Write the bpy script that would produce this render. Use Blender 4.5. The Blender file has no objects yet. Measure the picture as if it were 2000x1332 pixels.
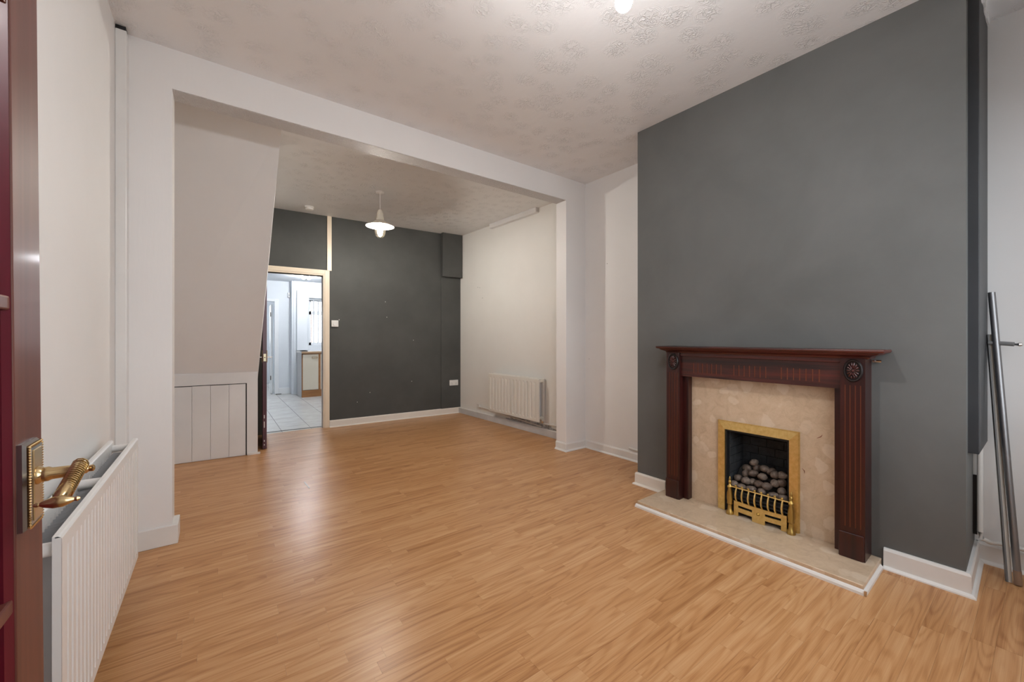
import bpy, bmesh, math, random
from mathutils import Vector, Matrix, noise

random.seed(7)
scene = bpy.context.scene
COL = scene.collection

# ------------------------------------------------------------------ camera
FPX, HORIZON, YAW = 781.0, 659.0, math.radians(36.504)
cam_d = bpy.data.cameras.new('camera')
cam = bpy.data.objects.new('camera', cam_d)
COL.objects.link(cam)
cam.location = (0, 0, 1.2)
cam.rotation_euler = (math.radians(90), 0, -YAW)
cam_d.sensor_width = 36.0
cam_d.lens = 36.0 * FPX / 2000.0
cam_d.shift_y = -(666.0 - HORIZON) / 2000.0
cam_d.clip_start = 0.02
scene.camera = cam

# ------------------------------------------------------------------ daylight, exposure
world = bpy.data.worlds.new('overcast_sky')
scene.world = world
world.use_nodes = True
bg = world.node_tree.nodes['Background']
bg.inputs[0].default_value = (0.90, 0.95, 1.0, 1)
bg.inputs[1].default_value = 4.5

def portal(name, loc, rot, sx, sy):
    ld = bpy.data.lights.new(name, 'AREA')
    ld.shape = 'RECTANGLE'; ld.size = sx; ld.size_y = sy
    ld.cycles.is_portal = True
    o = bpy.data.objects.new(name, ld)
    o.location = loc; o.rotation_euler = rot
    COL.objects.link(o)

LAMP_FRONT, LAMP_BACK, LAMP_KITCHEN = 600.0, 900.0, 480.0
portal('daylight_front_window', (1.75, -0.52, 1.60), (math.radians(-90), 0, math.pi), 2.3, 1.7)
portal('daylight_kitchen_window', (2.10, 9.72, 1.54), (math.radians(-90), 0, 0), 1.05, 1.05)
portal('daylight_bathroom_window', (0.55, 12.30, 1.55), (math.radians(-90), 0, 0), 0.95, 1.05)

scene.view_settings.view_transform = 'Standard'
scene.view_settings.look = 'None'
scene.view_settings.gamma = 1.0
scene.view_settings.exposure = 0.40
scene.view_settings.use_curve_mapping = False
scene.cycles.use_denoising = True
scene.cycles.max_bounces = 10
scene.cycles.diffuse_bounces = 6
scene.cycles.sample_clamp_indirect = 8.0
scene.cycles.caustics_reflective = False
scene.cycles.caustics_refractive = False

# ------------------------------------------------------------------ mesh helpers
IDF = lambda x, y, z: (x, y, z)
POS = {}

class MB:
    def __init__(self, f=IDF):
        self.v = []; self.fc = []; self.f = f
    def add(self, vs, fs):
        n = len(self.v)
        self.v += [Vector(self.f(*p)) for p in vs]
        self.fc += [tuple(i + n for i in q) for q in fs]
        return self
    def box(self, x0, x1, y0, y1, z0, z1):
        return self.add([(x0,y0,z0),(x1,y0,z0),(x1,y1,z0),(x0,y1,z0),(x0,y0,z1),(x1,y0,z1),(x1,y1,z1),(x0,y1,z1)],
                        [(0,3,2,1),(4,5,6,7),(0,1,5,4),(1,2,6,5),(2,3,7,6),(3,0,4,7)])
    def prism(self, poly, a0, a1, axis='x'):
        def P(a, p):
            return {'x': (a, p[0], p[1]), 'y': (p[0], a, p[1]), 'z': (p[0], p[1], a)}[axis]
        n = len(poly)
        vs = [P(a0, p) for p in poly] + [P(a1, p) for p in poly]
        fs = [tuple(range(n - 1, -1, -1)), tuple(range(n, 2 * n))]
        fs += [(i, (i + 1) % n, n + (i + 1) % n, n + i) for i in range(n)]
        return self.add(vs, fs)
    def rings(self, rings, closed=True):
        n = len(rings[0]); vs = [p for r in rings for p in r]; fs = []
        for k in range(len(rings) - 1):
            for i in range(n):
                j = (i + 1) % n
                fs.append((k*n+i, k*n+j, (k+1)*n+j, (k+1)*n+i))
        if closed:
            fs.append(tuple(range(n - 1, -1, -1)))
            fs.append(tuple(range((len(rings)-1)*n, len(rings)*n)))
        return self.add(vs, fs)
    def tube(self, pts, r, seg=12):
        pts = [Vector(p) for p in pts]; R = r if isinstance(r, (list, tuple)) else [r]*len(pts)
        rings = []
        for i, p in enumerate(pts):
            a = pts[max(i-1, 0)]; b = pts[min(i+1, len(pts)-1)]
            d = (b - a).normalized()
            u = d.cross(Vector((0,0,1)))
            if u.length < .2: u = d.cross(Vector((0,1,0)))
            u.normalize(); w = d.cross(u)
            rings.append([tuple(p + (u*math.cos(t) + w*math.sin(t))*R[i]) for t in [2*math.pi*k/seg for k in range(seg)]])
        return self.rings(rings)
    def lathe(self, prof, c, axis='z', seg=24, sx=1.0, sy=1.0):
        rings = []
        for r, h in prof:
            r = max(r, 1e-4); ring = []
            for k in range(seg):
                t = 2*math.pi*k/seg; a = r*math.cos(t)*sx; b = r*math.sin(t)*sy
                ring.append({'z': (c[0]+a, c[1]+b, c[2]+h), 'x': (c[0]+h, c[1]+a, c[2]+b), 'y': (c[0]+a, c[1]+h, c[2]+b)}[axis])
            rings.append(ring)
        return self.rings(rings)
    def plate(self, sb, zb, holes, t0, t1, bow=lambda s: 0.0):
        """cells of a plate in (s, z); listed cells are left open"""
        for i in range(len(sb)-1):
            for j in range(len(zb)-1):
                if (i, j) in holes: continue
                a, b = sb[i], sb[i+1]; c, d = zb[j], zb[j+1]; ba, bb = bow(a), bow(b)
                self.add([(a,t0+ba,c),(b,t0+bb,c),(b,t1+bb,c),(a,t1+ba,c),(a,t0+ba,d),(b,t0+bb,d),(b,t1+bb,d),(a,t1+ba,d)],
                         [(0,3,2,1),(4,5,6,7),(0,1,5,4),(1,2,6,5),(2,3,7,6),(3,0,4,7)])
        return self
    def build(self, name, mat, parent=None, smooth=False, bevel=0.0, seg=2, rnd=None, rndlist=None):
        lo = Vector((min(p.x for p in self.v), min(p.y for p in self.v), min(p.z for p in self.v)))
        hi = Vector((max(p.x for p in self.v), max(p.y for p in self.v), max(p.z for p in self.v)))
        c = Vector(((lo.x+hi.x)/2, (lo.y+hi.y)/2, lo.z))
        me = bpy.data.meshes.new(name)
        me.from_pydata([p - c for p in self.v], [], self.fc)
        bm = bmesh.new(); bm.from_mesh(me)
        bmesh.ops.recalc_face_normals(bm, faces=bm.faces[:])
        bm.to_mesh(me); bm.free()
        if smooth:
            for p in me.polygons: p.use_smooth = True
            me.set_sharp_from_angle(angle=math.radians(smooth if smooth > 1 else 40))
        if rnd is not None or rndlist is not None:
            at = me.attributes.new('rnd', 'FLOAT_VECTOR', 'POINT')
            for i in range(len(me.vertices)):
                at.data[i].vector = rnd if rnd is not None else rndlist[i]
        me.materials.append(mat)
        o = bpy.data.objects.new(name, me)
        COL.objects.link(o)
        o.location = c
        POS[o.name] = c
        if parent is not None:
            o.parent = parent
            o.matrix_parent_inverse = Matrix.Translation(-POS[parent.name])
        if bevel:
            m = o.modifiers.new('bevel', 'BEVEL'); m.width = bevel; m.segments = seg
            m.limit_method = 'ANGLE'; m.angle_limit = math.radians(50)
        return o

def empty(name, loc):
    o = bpy.data.objects.new(name, None); o.empty_display_size = .1
    COL.objects.link(o); o.location = loc; POS[o.name] = Vector(loc)
    return o

def tag(o, label=None, cat=None, group=None, kind=None):
    if label: o['label'] = label
    if cat: o['category'] = cat
    if group: o['group'] = group
    if kind: o['kind'] = kind
    return o

def struct(o, label, cat):
    return tag(o, label, cat, kind='structure')

def frame_of(o, e):
    """plan frame: origin, direction along the wall; t is measured out of the wall towards the camera side"""
    ex, ey = e; L = math.hypot(ex, ey); ex /= L; ey /= L
    nx, ny = ey, -ex
    if nx*(0-o[0]) + ny*(0-o[1]) < 0: nx, ny = -nx, -ny
    return lambda s, t, z: (o[0] + ex*s + nx*t, o[1] + ey*s + ny*t, z)

# ------------------------------------------------------------------ materials
def mat(name):
    m = bpy.data.materials.new(name); m.use_nodes = True
    nt = m.node_tree; b = nt.nodes['Principled BSDF']
    return m, nt, b

def N(nt, t, **kw):
    n = nt.nodes.new(t)
    for k, v in kw.items():
        if k in n.inputs: n.inputs[k].default_value = v
        else: setattr(n, k, v)
    return n

def pos(nt, scale=(1,1,1), rot=(0,0,0)):
    g = nt.nodes.new('ShaderNodeNewGeometry'); mp = nt.nodes.new('ShaderNodeMapping')
    mp.inputs['Scale'].default_value = scale; mp.inputs['Rotation'].default_value = rot
    nt.links.new(g.outputs['Position'], mp.inputs['Vector'])
    return mp.outputs[0]

def ramp(nt, src, stops):
    r = nt.nodes.new('ShaderNodeValToRGB')
    el = r.color_ramp.elements
    while len(el) < len(stops): el.new(.5)
    for e, (p, c) in zip(el, stops):
        e.position = p; e.color = (*c, 1) if len(c) == 3 else c
    nt.links.new(src, r.inputs[0])
    return r.outputs[0]

def noise_tex(nt, vec, scale, detail=3, rough=.5, dist=0):
    n = N(nt, 'ShaderNodeTexNoise', Scale=scale, Detail=detail, Roughness=rough, Distortion=dist)
    nt.links.new(vec, n.inputs['Vector'])
    return n.outputs['Fac']

def math_n(nt, op, a, b=None, c=None):
    n = nt.nodes.new('ShaderNodeMath'); n.operation = op
    for i, x in enumerate((a, b, c)):
        if x is None: continue
        if isinstance(x, (int, float)): n.inputs[i].default_value = x
        else: nt.links.new(x, n.inputs[i])
    return n.outputs[0]

def mixc(nt, fac, a, b, mode='MIX'):
    n = nt.nodes.new('ShaderNodeMix'); n.data_type = 'RGBA'; n.blend_type = mode
    for i, x in ((0, fac), (6, a), (7, b)):
        if isinstance(x, (int, float)): n.inputs[i].default_value = x
        elif isinstance(x, tuple): n.inputs[i].default_value = (*x, 1)
        else: nt.links.new(x, n.inputs[i])
    return n.outputs[2]

def bump(nt, b, h, strength, dist):
    n = N(nt, 'ShaderNodeBump', Strength=strength, Distance=dist)
    nt.links.new(h, n.inputs['Height']); nt.links.new(n.outputs[0], b.inputs['Normal'])

def paint(name, c1, c2, rough=.55, nscale=2.5, bscale=None, bstr=.25, bdist=.002, bvec=(1,1,1), spec=.3):
    m, nt, b = mat(name)
    p = pos(nt)
    nt.links.new(ramp(nt, noise_tex(nt, p, nscale, 4, .6), [(.3, c1), (.7, c2)]), b.inputs['Base Color'])
    b.inputs['Roughness'].default_value = rough
    b.inputs['Specular IOR Level'].default_value = spec
    if bscale:
        bump(nt, b, noise_tex(nt, pos(nt, bvec), bscale, 3, .6), bstr, bdist)
    return m

def simple(name, c, rough=.5, metal=0., spec=.5, coat=0.):
    m, nt, b = mat(name)
    b.inputs['Base Color'].default_value = (*c, 1)
    b.inputs['Roughness'].default_value = rough
    b.inputs['Metallic'].default_value = metal
    b.inputs['Specular IOR Level'].default_value = spec
    b.inputs['Coat Weight'].default_value = coat
    b.inputs['Coat Roughness'].default_value = .1
    return m

def emit(name, c, s):
    m = bpy.data.materials.new(name); m.use_nodes = True
    nt = m.node_tree; nt.nodes.clear()
    e = N(nt, 'ShaderNodeEmission', Strength=s); e.inputs[0].default_value = (*c, 1)
    o = nt.nodes.new('ShaderNodeOutputMaterial'); nt.links.new(e.outputs[0], o.inputs[0])
    return m

def glass(name, tint=(1,1,1), refl=.06):
    m = bpy.data.materials.new(name); m.use_nodes = True
    nt = m.node_tree; nt.nodes.clear()
    t = nt.nodes.new('ShaderNodeBsdfTransparent'); t.inputs[0].default_value = (*tint, 1)
    g = N(nt, 'ShaderNodeBsdfGlossy', Roughness=.03)
    f = N(nt, 'ShaderNodeLayerWeight', Blend=.25)
    k = math_n(nt, 'MULTIPLY_ADD', f.outputs['Facing'], .5, refl)
    x = nt.nodes.new('ShaderNodeMixShader'); o = nt.nodes.new('ShaderNodeOutputMaterial')
    nt.links.new(k, x.inputs[0]); nt.links.new(t.outputs[0], x.inputs[1]); nt.links.new(g.outputs[0], x.inputs[2])
    nt.links.new(x.outputs[0], o.inputs[0])
    return m

WHITE = paint('white_wall_paint', (.79,.785,.78), (.82,.815,.81), .6, 1.6, 160, .25, .0012)
WHITE_BRUSH = paint('white_brushed_paint', (.80,.79,.785), (.83,.82,.815), .5, 1.3, 60, .35, .0014, (1,1,.12))
CREAM_WALL = paint('off_white_wall_paint', (.76,.75,.725), (.80,.79,.765), .65, 1.4, 150, .25, .001)
STAIR = paint('stair_lining_paint', (.775,.78,.785), (.805,.81,.815), .6, 2.2, 120, .2, .001)
BOARD = paint('white_board_paint', (.74,.745,.75), (.79,.795,.80), .45, 3, 50, .3, .0012, (1,1,.1))
GLOSS = paint('white_gloss_paint', (.76,.755,.74), (.80,.795,.78), .3, 6, 30, .1, .001, spec=.5)
GLOSS_CREAM = paint('cream_gloss_paint', (.80,.68,.53), (.83,.72,.58), .35, 6, spec=.5)
SKIRT_CREAM = paint('skirting_paint', (.78,.74,.68), (.80,.765,.71), .35, 6, spec=.5)
SKIRT_GREY = paint('grey_skirting_paint', (.55,.55,.56), (.62,.62,.63), .45, 8)
RADW = paint('radiator_enamel', (.78,.775,.765), (.80,.795,.785), .28, 4, spec=.5)
RADC = paint('old_radiator_enamel', (.72,.70,.65), (.75,.73,.68), .32, 4, spec=.5)
FIN = simple('grey_convector_steel', (.50,.51,.53), .5, .0)
KWALL = paint('kitchen_wall_paint', (.70,.73,.77), (.74,.77,.80), .6, 1.5)
PLASTIC = simple('white_plastic', (.78,.77,.75), .35)
BLACK = simple('black_plastic', (.012,.012,.013), .4)
SOOT = simple('soot_black_steel', (.012,.012,.013), .5)
STEEL = simple('brushed_steel_tube', (.30,.30,.31), .42, 1.0)
RUBBER = simple('grey_plastic_end', (.20,.20,.20), .6)
RAILW = simple('beige_rail', (.72,.69,.63), .45)
CHROME = simple('chrome', (.75,.74,.72), .15, 1.0)
GLASS = glass('window_glass')
GLOBE = glass('lamp_glass', (1,.98,.94), .08)
BULB = emit('lit_bulb', (1.0,.985,.97), LAMP_FRONT)
BULB_BACK = emit('lit_bulb_back', (1.0,.985,.96), LAMP_BACK)
FILL_DIFF = emit('added_fill_diffuser', (.93,.97,1.0), 150.0)  # glow of the two added fill lights, kitchen and bathroom
SPOT = emit('lit_spot', (.95,.97,1.0), LAMP_KITCHEN)

def mk_charcoal():
    m, nt, b = mat('charcoal_wall_paint')
    p = pos(nt)
    base = ramp(nt, noise_tex(nt, p, 1.7, 5, .6, .4), [(.3, (.108,.111,.108)), (.72, (.138,.141,.137))])
    scuff = ramp(nt, noise_tex(nt, pos(nt, (1,1,1)), 9, 6, .7, 1.5), [(.72, (0,0,0)), (.80, (1,1,1))])
    nt.links.new(mixc(nt, math_n(nt, 'MULTIPLY', scuff, .05), base, (.5,.5,.48)), b.inputs['Base Color'])
    b.inputs['Roughness'].default_value = .55
    b.inputs['Specular IOR Level'].default_value = .35
    bump(nt, b, noise_tex(nt, p, 90, 4, .6), .25, .0012)
    return m
CHARCOAL = mk_charcoal()
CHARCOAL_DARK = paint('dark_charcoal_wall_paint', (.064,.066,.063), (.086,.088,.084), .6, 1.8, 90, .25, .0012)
CHARCOAL_BOX = paint('blue_black_boxing_paint', (.040,.042,.046), (.052,.054,.058), .45, 3, 40, .2, .001)

def mk_artex(name, c, cell, strength):
    m, nt, b = mat(name)
    g = nt.nodes.new('ShaderNodeNewGeometry')
    warp = N(nt, 'ShaderNodeTexNoise', Scale=5.0, Detail=2.0)
    nt.links.new(g.outputs['Position'], warp.inputs['Vector'])
    wv = nt.nodes.new('ShaderNodeVectorMath'); wv.operation = 'MULTIPLY_ADD'
    wv.inputs[1].default_value = (.09,.09,0)
    nt.links.new(warp.outputs['Color'], wv.inputs[0]); nt.links.new(g.outputs['Position'], wv.inputs[2])
    v = N(nt, 'ShaderNodeTexVoronoi', Scale=cell); v.voronoi_dimensions = '2D'
    nt.links.new(wv.outputs[0], v.inputs['Vector'])
    d = v.outputs['Distance']
    core = ramp(nt, d, [(.14, (1,1,1)), (.46, (0,0,0))])
    stip = noise_tex(nt, g.outputs['Position'], 34, 2, .5, 1.0)
    stip = math_n(nt, 'ABSOLUTE', math_n(nt, 'MULTIPLY_ADD', stip, 2.0, -1.0))
    stip = ramp(nt, stip, [(.0, (1,1,1)), (.16, (0,0,0))])
    ringm = ramp(nt, d, [(.22, (0,0,0)), (.34, (1,1,1)), (.62, (0,0,0))])
    rings = math_n(nt, 'SINE', math_n(nt, 'MULTIPLY', d, 130.0))
    rmask = ramp(nt, noise_tex(nt, g.outputs['Position'], 9, 2), [(.42, (0,0,0)), (.6, (1,1,1))])
    h = math_n(nt, 'MULTIPLY', core, stip)
    h2 = math_n(nt, 'MULTIPLY', math_n(nt, 'MULTIPLY', rings, ringm), rmask)
    h = math_n(nt, 'MULTIPLY_ADD', h2, .10, h)
    h = math_n(nt, 'MULTIPLY_ADD', noise_tex(nt, g.outputs['Position'], 14, 3), .35, h)
    bump(nt, b, h, strength, .0060)
    b.inputs['Base Color'].default_value = (*c, 1)
    b.inputs['Roughness'].default_value = .36
    b.inputs['Specular IOR Level'].default_value = .5
    return m
ARTEX = mk_artex('swirled_ceiling_paint', (.84,.84,.85), 5.8, .62)
ARTEX_BACK = mk_artex('stippled_ceiling_paint', (.78,.78,.78), 7.5, .6)

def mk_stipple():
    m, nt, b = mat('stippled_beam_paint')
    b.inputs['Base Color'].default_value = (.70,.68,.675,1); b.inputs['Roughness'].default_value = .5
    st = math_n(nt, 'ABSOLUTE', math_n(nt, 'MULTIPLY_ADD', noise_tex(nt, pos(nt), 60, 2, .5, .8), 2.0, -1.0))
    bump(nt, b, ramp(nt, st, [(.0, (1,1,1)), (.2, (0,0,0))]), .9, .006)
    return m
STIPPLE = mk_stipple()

def mk_laminate():
    m, nt, b = mat('oak_laminate')
    at = nt.nodes.new('ShaderNodeAttribute'); at.attribute_name = 'rnd'
    sp = nt.nodes.new('ShaderNodeSeparateXYZ'); nt.links.new(at.outputs['Vector'], sp.inputs[0])
    g = nt.nodes.new('ShaderNodeNewGeometry')
    off = nt.nodes.new('ShaderNodeVectorMath'); off.operation = 'MULTIPLY_ADD'
    off.inputs[1].default_value = (17.0, 9.0, 5.0)
    nt.links.new(at.outputs['Vector'], off.inputs[0]); nt.links.new(g.outputs['Position'], off.inputs[2])
    def mp(sc):
        q = nt.nodes.new('ShaderNodeMapping'); q.inputs['Scale'].default_value = sc
        nt.links.new(off.outputs[0], q.inputs['Vector']); return q.outputs[0]
    # cathedral figure: contour bands of a stretched noise
    field = noise_tex(nt, mp((1.1, 11.0, 1.0)), 1.0, 1.5, .4, .15)
    bands = math_n(nt, 'SINE', math_n(nt, 'MULTIPLY', field, 75.0))
    bands = ramp(nt, math_n(nt, 'MULTIPLY_ADD', bands, .5, .5), [(.0, (0,0,0)), (.55, (.25,.25,.25)), (1, (1,1,1))])
    fibre = noise_tex(nt, mp((5.0, 330.0, 1.0)), 1.0, 3, .6)
    streak = noise_tex(nt, mp((.9, 34.0, 1.0)), 1.0, 3, .55)
    t = math_n(nt, 'MULTIPLY_ADD', bands, -.19, .55)
    t = math_n(nt, 'ADD', t, math_n(nt, 'MULTIPLY', math_n(nt, 'SUBTRACT', fibre, .5), .50))
    t = math_n(nt, 'ADD', t, math_n(nt, 'MULTIPLY', math_n(nt, 'SUBTRACT', streak, .5), .85))
    t = math_n(nt, 'ADD', t, math_n(nt, 'MULTIPLY', math_n(nt, 'SUBTRACT', sp.outputs[0], .5), .20))
    c = ramp(nt, t, [(.10, (.33,.138,.048)), (.45, (.525,.268,.113)), (.90, (.67,.405,.21))])
    nt.links.new(c, b.inputs['Base Color'])
    b.inputs['Roughness'].default_value = .30
    b.inputs['Specular IOR Level'].default_value = .27
    bump(nt, b, fibre, .05, .0006)
    return m
LAMINATE = mk_laminate()

def mk_wood(name, c0, c1, vec, rough, coat=.4, sc=1.0):
    m, nt, b = mat(name)
    f = noise_tex(nt, pos(nt, vec), sc, 4, .6, .6)
    nt.links.new(ramp(nt, f, [(.32, c0), (.70, c1)]), b.inputs['Base Color'])
    b.inputs['Roughness'].default_value = rough
    b.inputs['Coat Weight'].default_value = coat
    b.inputs['Coat Roughness'].default_value = .12
    return m
MAHOG_V = mk_wood('mahogany_upright_grain', (.016,.003,.003), (.050,.007,.005), (28,28,1.2), .36, .2)
MAHOG_H = mk_wood('mahogany_level_grain', (.012,.004,.004), (.115,.021,.015), (1.0,1.2,30), .38, .2)
MAHOG_INLAY = simple('orange_brown_groove', (.19,.050,.022), .4)
ROSE_BLACK = simple('black_brown_carving', (.010,.006,.006), .35, coat=.15)
DOORWOOD = mk_wood('red_brown_door_stain', (.100,.028,.020), (.155,.048,.033), (22,22,1.0), .46, .05)
DOORPANEL = mk_wood('crimson_door_panel', (.085,.003,.012), (.135,.006,.020), (14,14,1.0), .38, .05)
DOOREDGE = mk_wood('plum_door_edge', (.060,.014,.024), (.085,.020,.034), (20,20,1.2), .4, .2)
DOORDARK = mk_wood('dark_red_door_panel', (.030,.006,.006), (.050,.009,.009), (20,20,1.2), .3, .4)
CABWOOD = mk_wood('oak_cabinet_trim', (.28,.11,.028), (.38,.165,.05), (3,3,30), .4, .2)

def mk_marble():
    m, nt, b = mat('beige_marble')
    p = pos(nt)
    w = N(nt, 'ShaderNodeTexNoise', Scale=9.0, Detail=4.0)
    nt.links.new(p, w.inputs['Vector'])
    wv = nt.nodes.new('ShaderNodeVectorMath'); wv.operation = 'MULTIPLY_ADD'; wv.inputs[1].default_value = (.10,.10,.10)
    nt.links.new(w.outputs['Color'], wv.inputs[0]); nt.links.new(p, wv.inputs[2])
    v = N(nt, 'ShaderNodeTexVoronoi', Scale=10.5); nt.links.new(wv.outputs[0], v.inputs['Vector'])
    clast = ramp(nt, v.outputs['Distance'], [(.40, (1,1,1)), (.45, (0,0,0))])
    sc = nt.nodes.new('ShaderNodeSeparateXYZ'); nt.links.new(v.outputs['Color'], sc.inputs[0])
    pick = ramp(nt, sc.outputs[0], [(.55, (0,0,0)), (.70, (1,1,1))])
    fac = math_n(nt, 'MULTIPLY', math_n(nt, 'MULTIPLY', clast, pick), .55)
    base = ramp(nt, noise_tex(nt, p, 16, 7, .72, .8), [(.25, (.47,.34,.225)), (.5, (.60,.455,.315)), (.75, (.66,.52,.38))])
    c = mixc(nt, fac, base, (.74,.62,.49))
    vein = ramp(nt, noise_tex(nt, p, 21, 5, .7, 2.5), [(.485, (0,0,0)), (.5, (1,1,1)), (.515, (0,0,0))])
    c = mixc(nt, math_n(nt, 'MULTIPLY', vein, .16), c, (.25,.15,.08))
    nt.links.new(c, b.inputs['Base Color'])
    b.inputs['Roughness'].default_value = .3
    return m
MARBLE = mk_marble()
RUST = simple('rust_red_fleck', (.20,.045,.02), .5)

def mk_brass():
    m, nt, b = mat('polished_brass')
    f = noise_tex(nt, pos(nt, (1,1,1)), 40, 4, .7)
    nt.links.new(ramp(nt, f, [(.3, (.78,.55,.19)), (.65, (.92,.70,.30))]), b.inputs['Base Color'])
    nt.links.new(ramp(nt, f, [(.3, (.48,)*3), (.7, (.36,)*3)]), b.inputs['Roughness'])
    b.inputs['Metallic'].default_value = 1.0
    return m
BRASS = mk_brass()
BRASS_OLD = simple('tarnished_brass', (.50,.33,.10), .38, 1.0)
HANDLE = simple('worn_brass_handle', (.66,.50,.27), .22, 1.0)
HANDLE_DARK = simple('dark_polished_plate_edge', (.33,.33,.33), .18, 1.0)

def mk_coal():
    m, nt, b = mat('grey_brown_coal')
    oi = nt.nodes.new('ShaderNodeObjectInfo')
    f = noise_tex(nt, pos(nt), 60, 5, .7)
    a = ramp(nt, f, [(.3, (.085,.064,.053)), (.55, (.20,.158,.130)), (.75, (.38,.335,.295))])
    tint = ramp(nt, oi.outputs['Random'], [(0, (.60,.50,.45)), (.6, (1,.95,.9)), (1, (1.3,1.25,1.2))])
    nt.links.new(mixc(nt, 1.0, a, tint, 'MULTIPLY'), b.inputs['Base Color'])
    b.inputs['Roughness'].default_value = .5
    bump(nt, b, f, .6, .004)
    return m
COAL = mk_coal()
LINER = paint('sooty_firebrick', (.030,.032,.035), (.060,.064,.070), .7, 20, 120, .3, .002)

def mk_tile():
    m, nt, b = mat('pale_kitchen_tile')
    oi = nt.nodes.new('ShaderNodeObjectInfo')
    p = pos(nt)
    a = ramp(nt, noise_tex(nt, p, 6, 4, .6), [(.3, (.56,.54,.51)), (.7, (.66,.645,.62))])
    tint = ramp(nt, oi.outputs['Random'], [(0, (.93,.93,.93)), (1, (1,1,1))])
    nt.links.new(mixc(nt, 1.0, a, tint, 'MULTIPLY'), b.inputs['Base Color'])
    b.inputs['Roughness'].default_value = .22
    return m
TILE = mk_tile()
GROUT = simple('dark_tile_grout', (.13,.125,.12), .8)
CABCREAM = simple('cream_cabinet_door', (.66,.58,.46), .4)
CABSIDE = simple('pale_grey_cabinet_side', (.50,.49,.49), .45)
WORKTOP = simple('pale_worktop', (.70,.68,.65), .3)
WORKEDGE = simple('tan_worktop_edge', (.42,.26,.14), .4)
BLIND = simple('white_blind_fabric', (.75,.76,.78), .8)
UPVC = simple('white_upvc', (.80,.81,.82), .3)
MARK = simple('dark_wall_mark', (.05,.045,.04), .8)
FILLER = paint('crumbly_grey_plaster', (.20,.19,.18), (.55,.53,.51), .9, 26, 60, .8, .006)
PIPE = simple('painted_pipe', (.70,.69,.66), .35)
METALSTRIP = simple('dark_threshold_strip', (.06,.05,.04), .4, .6)

def mk_yardbrick():
    m, nt, b = mat('red_yard_brick')
    t = N(nt, 'ShaderNodeTexBrick', Scale=1.0)
    t.inputs['Color1'].default_value = (.36,.16,.11,1); t.inputs['Color2'].default_value = (.45,.22,.16,1)
    t.inputs['Mortar'].default_value = (.55,.52,.48,1)
    t.inputs['Brick Width'].default_value = .225; t.inputs['Row Height'].default_value = .075; t.inputs['Mortar Size'].default_value = .008
    g = nt.nodes.new('ShaderNodeNewGeometry'); s = nt.nodes.new('ShaderNodeSeparateXYZ'); c = nt.nodes.new('ShaderNodeCombineXYZ')
    nt.links.new(g.outputs['Position'], s.inputs[0]); nt.links.new(s.outputs[0], c.inputs[0]); nt.links.new(s.outputs[2], c.inputs[1])
    nt.links.new(c.outputs[0], t.inputs['Vector']); nt.links.new(t.outputs[0], b.inputs['Base Color'])
    b.inputs['Roughness'].default_value = .9
    return m
YARD = mk_yardbrick()
PAVING = simple('yard_paving', (.30,.29,.28), .9)

# ------------------------------------------------------------------ dimensions
XL = -0.434                       # left wall
CEIL, CEILB, CEILK = 2.878, 2.815, 2.39
YP0, YP1 = 3.045, 3.195           # partition with the wide opening
ZS = 2.647                        # its soffit
YF = -0.45                        # front wall
BW = frame_of((.3, 5.79), (3.14-.3, 5.64-5.79))      # back wall
RW = frame_of((3.27, 3.19), (3.14-3.27, 5.64-3.19))  # right wall of the back room
BR = frame_of((2.775, 2.02), (.0228, -.99974))       # chimney breast face, s runs towards the camera
BRL = 1.781
xr = lambda y: 3.255 + (3.045 - y) / 3.045 * .055     # right wall of the front room

# ------------------------------------------------------------------ floor
fl = MB().box(XL-.1, 3.45, YF-.1, 5.805, -.06, -.004).build('floor', simple('subfloor', (.12,.06,.025), .8))
struct(fl, 'orange oak laminate floor of short strips running across the room', 'floor')

def project(x, y):
    D = x*math.sin(YAW) + y*math.cos(YAW)
    if D < .1: return None
    r = x*math.cos(YAW) - y*math.sin(YAW)
    return (1000 + FPX*r/D, HORIZON + FPX*1.2/D, D)

strips = []
w = .0645; y = YF; row = 0
rr = random.Random(21)
while y < 5.80:
    x = XL - rr.random()*.4
    while x < 3.33:
        L = rr.choice((.32, .40, .48, .56, .66)) * rr.uniform(.92, 1.08)
        x1 = min(x+L, 3.34); y1 = min(y+w, 5.803)
        a = max(x, XL)
        if x1 - a > .02: strips.append((a, x1, y, y1, (rr.random(), rr.random(), rr.random())))
        x += L
    y += w; row += 1
def strip_size(s):
    p = project((s[0]+s[1])/2, (s[2]+s[3])/2)
    if p is None: return 0
    if not (-120 < p[0] < 2120 and p[1] < 1450): return 0
    if (s[0]+s[1])/2 > 2.85 and .3 < (s[2]+s[3])/2 < 2.0: return 0        # under the chimney breast
    if (s[0]+s[1])/2 < -.3: return 0
    return (s[1]-s[0]) / p[2]**3
strips.sort(key=strip_size, reverse=True)
gap = .0002
rest = MB(); rl = []
for i, (a, b_, c, d, rv) in enumerate(strips):
    if i < 300:
        MB().box(a+gap, b_-gap, c+gap, d-gap, -.006, 0).build('plank', LAMINATE, fl, rnd=rv)
    else:
        rest.box(a+gap, b_-gap, c+gap, d-gap, -.006, 0); rl += [rv]*8
tag(rest.build('planks_beyond', LAMINATE, fl, rndlist=rl), kind='stuff')

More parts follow.
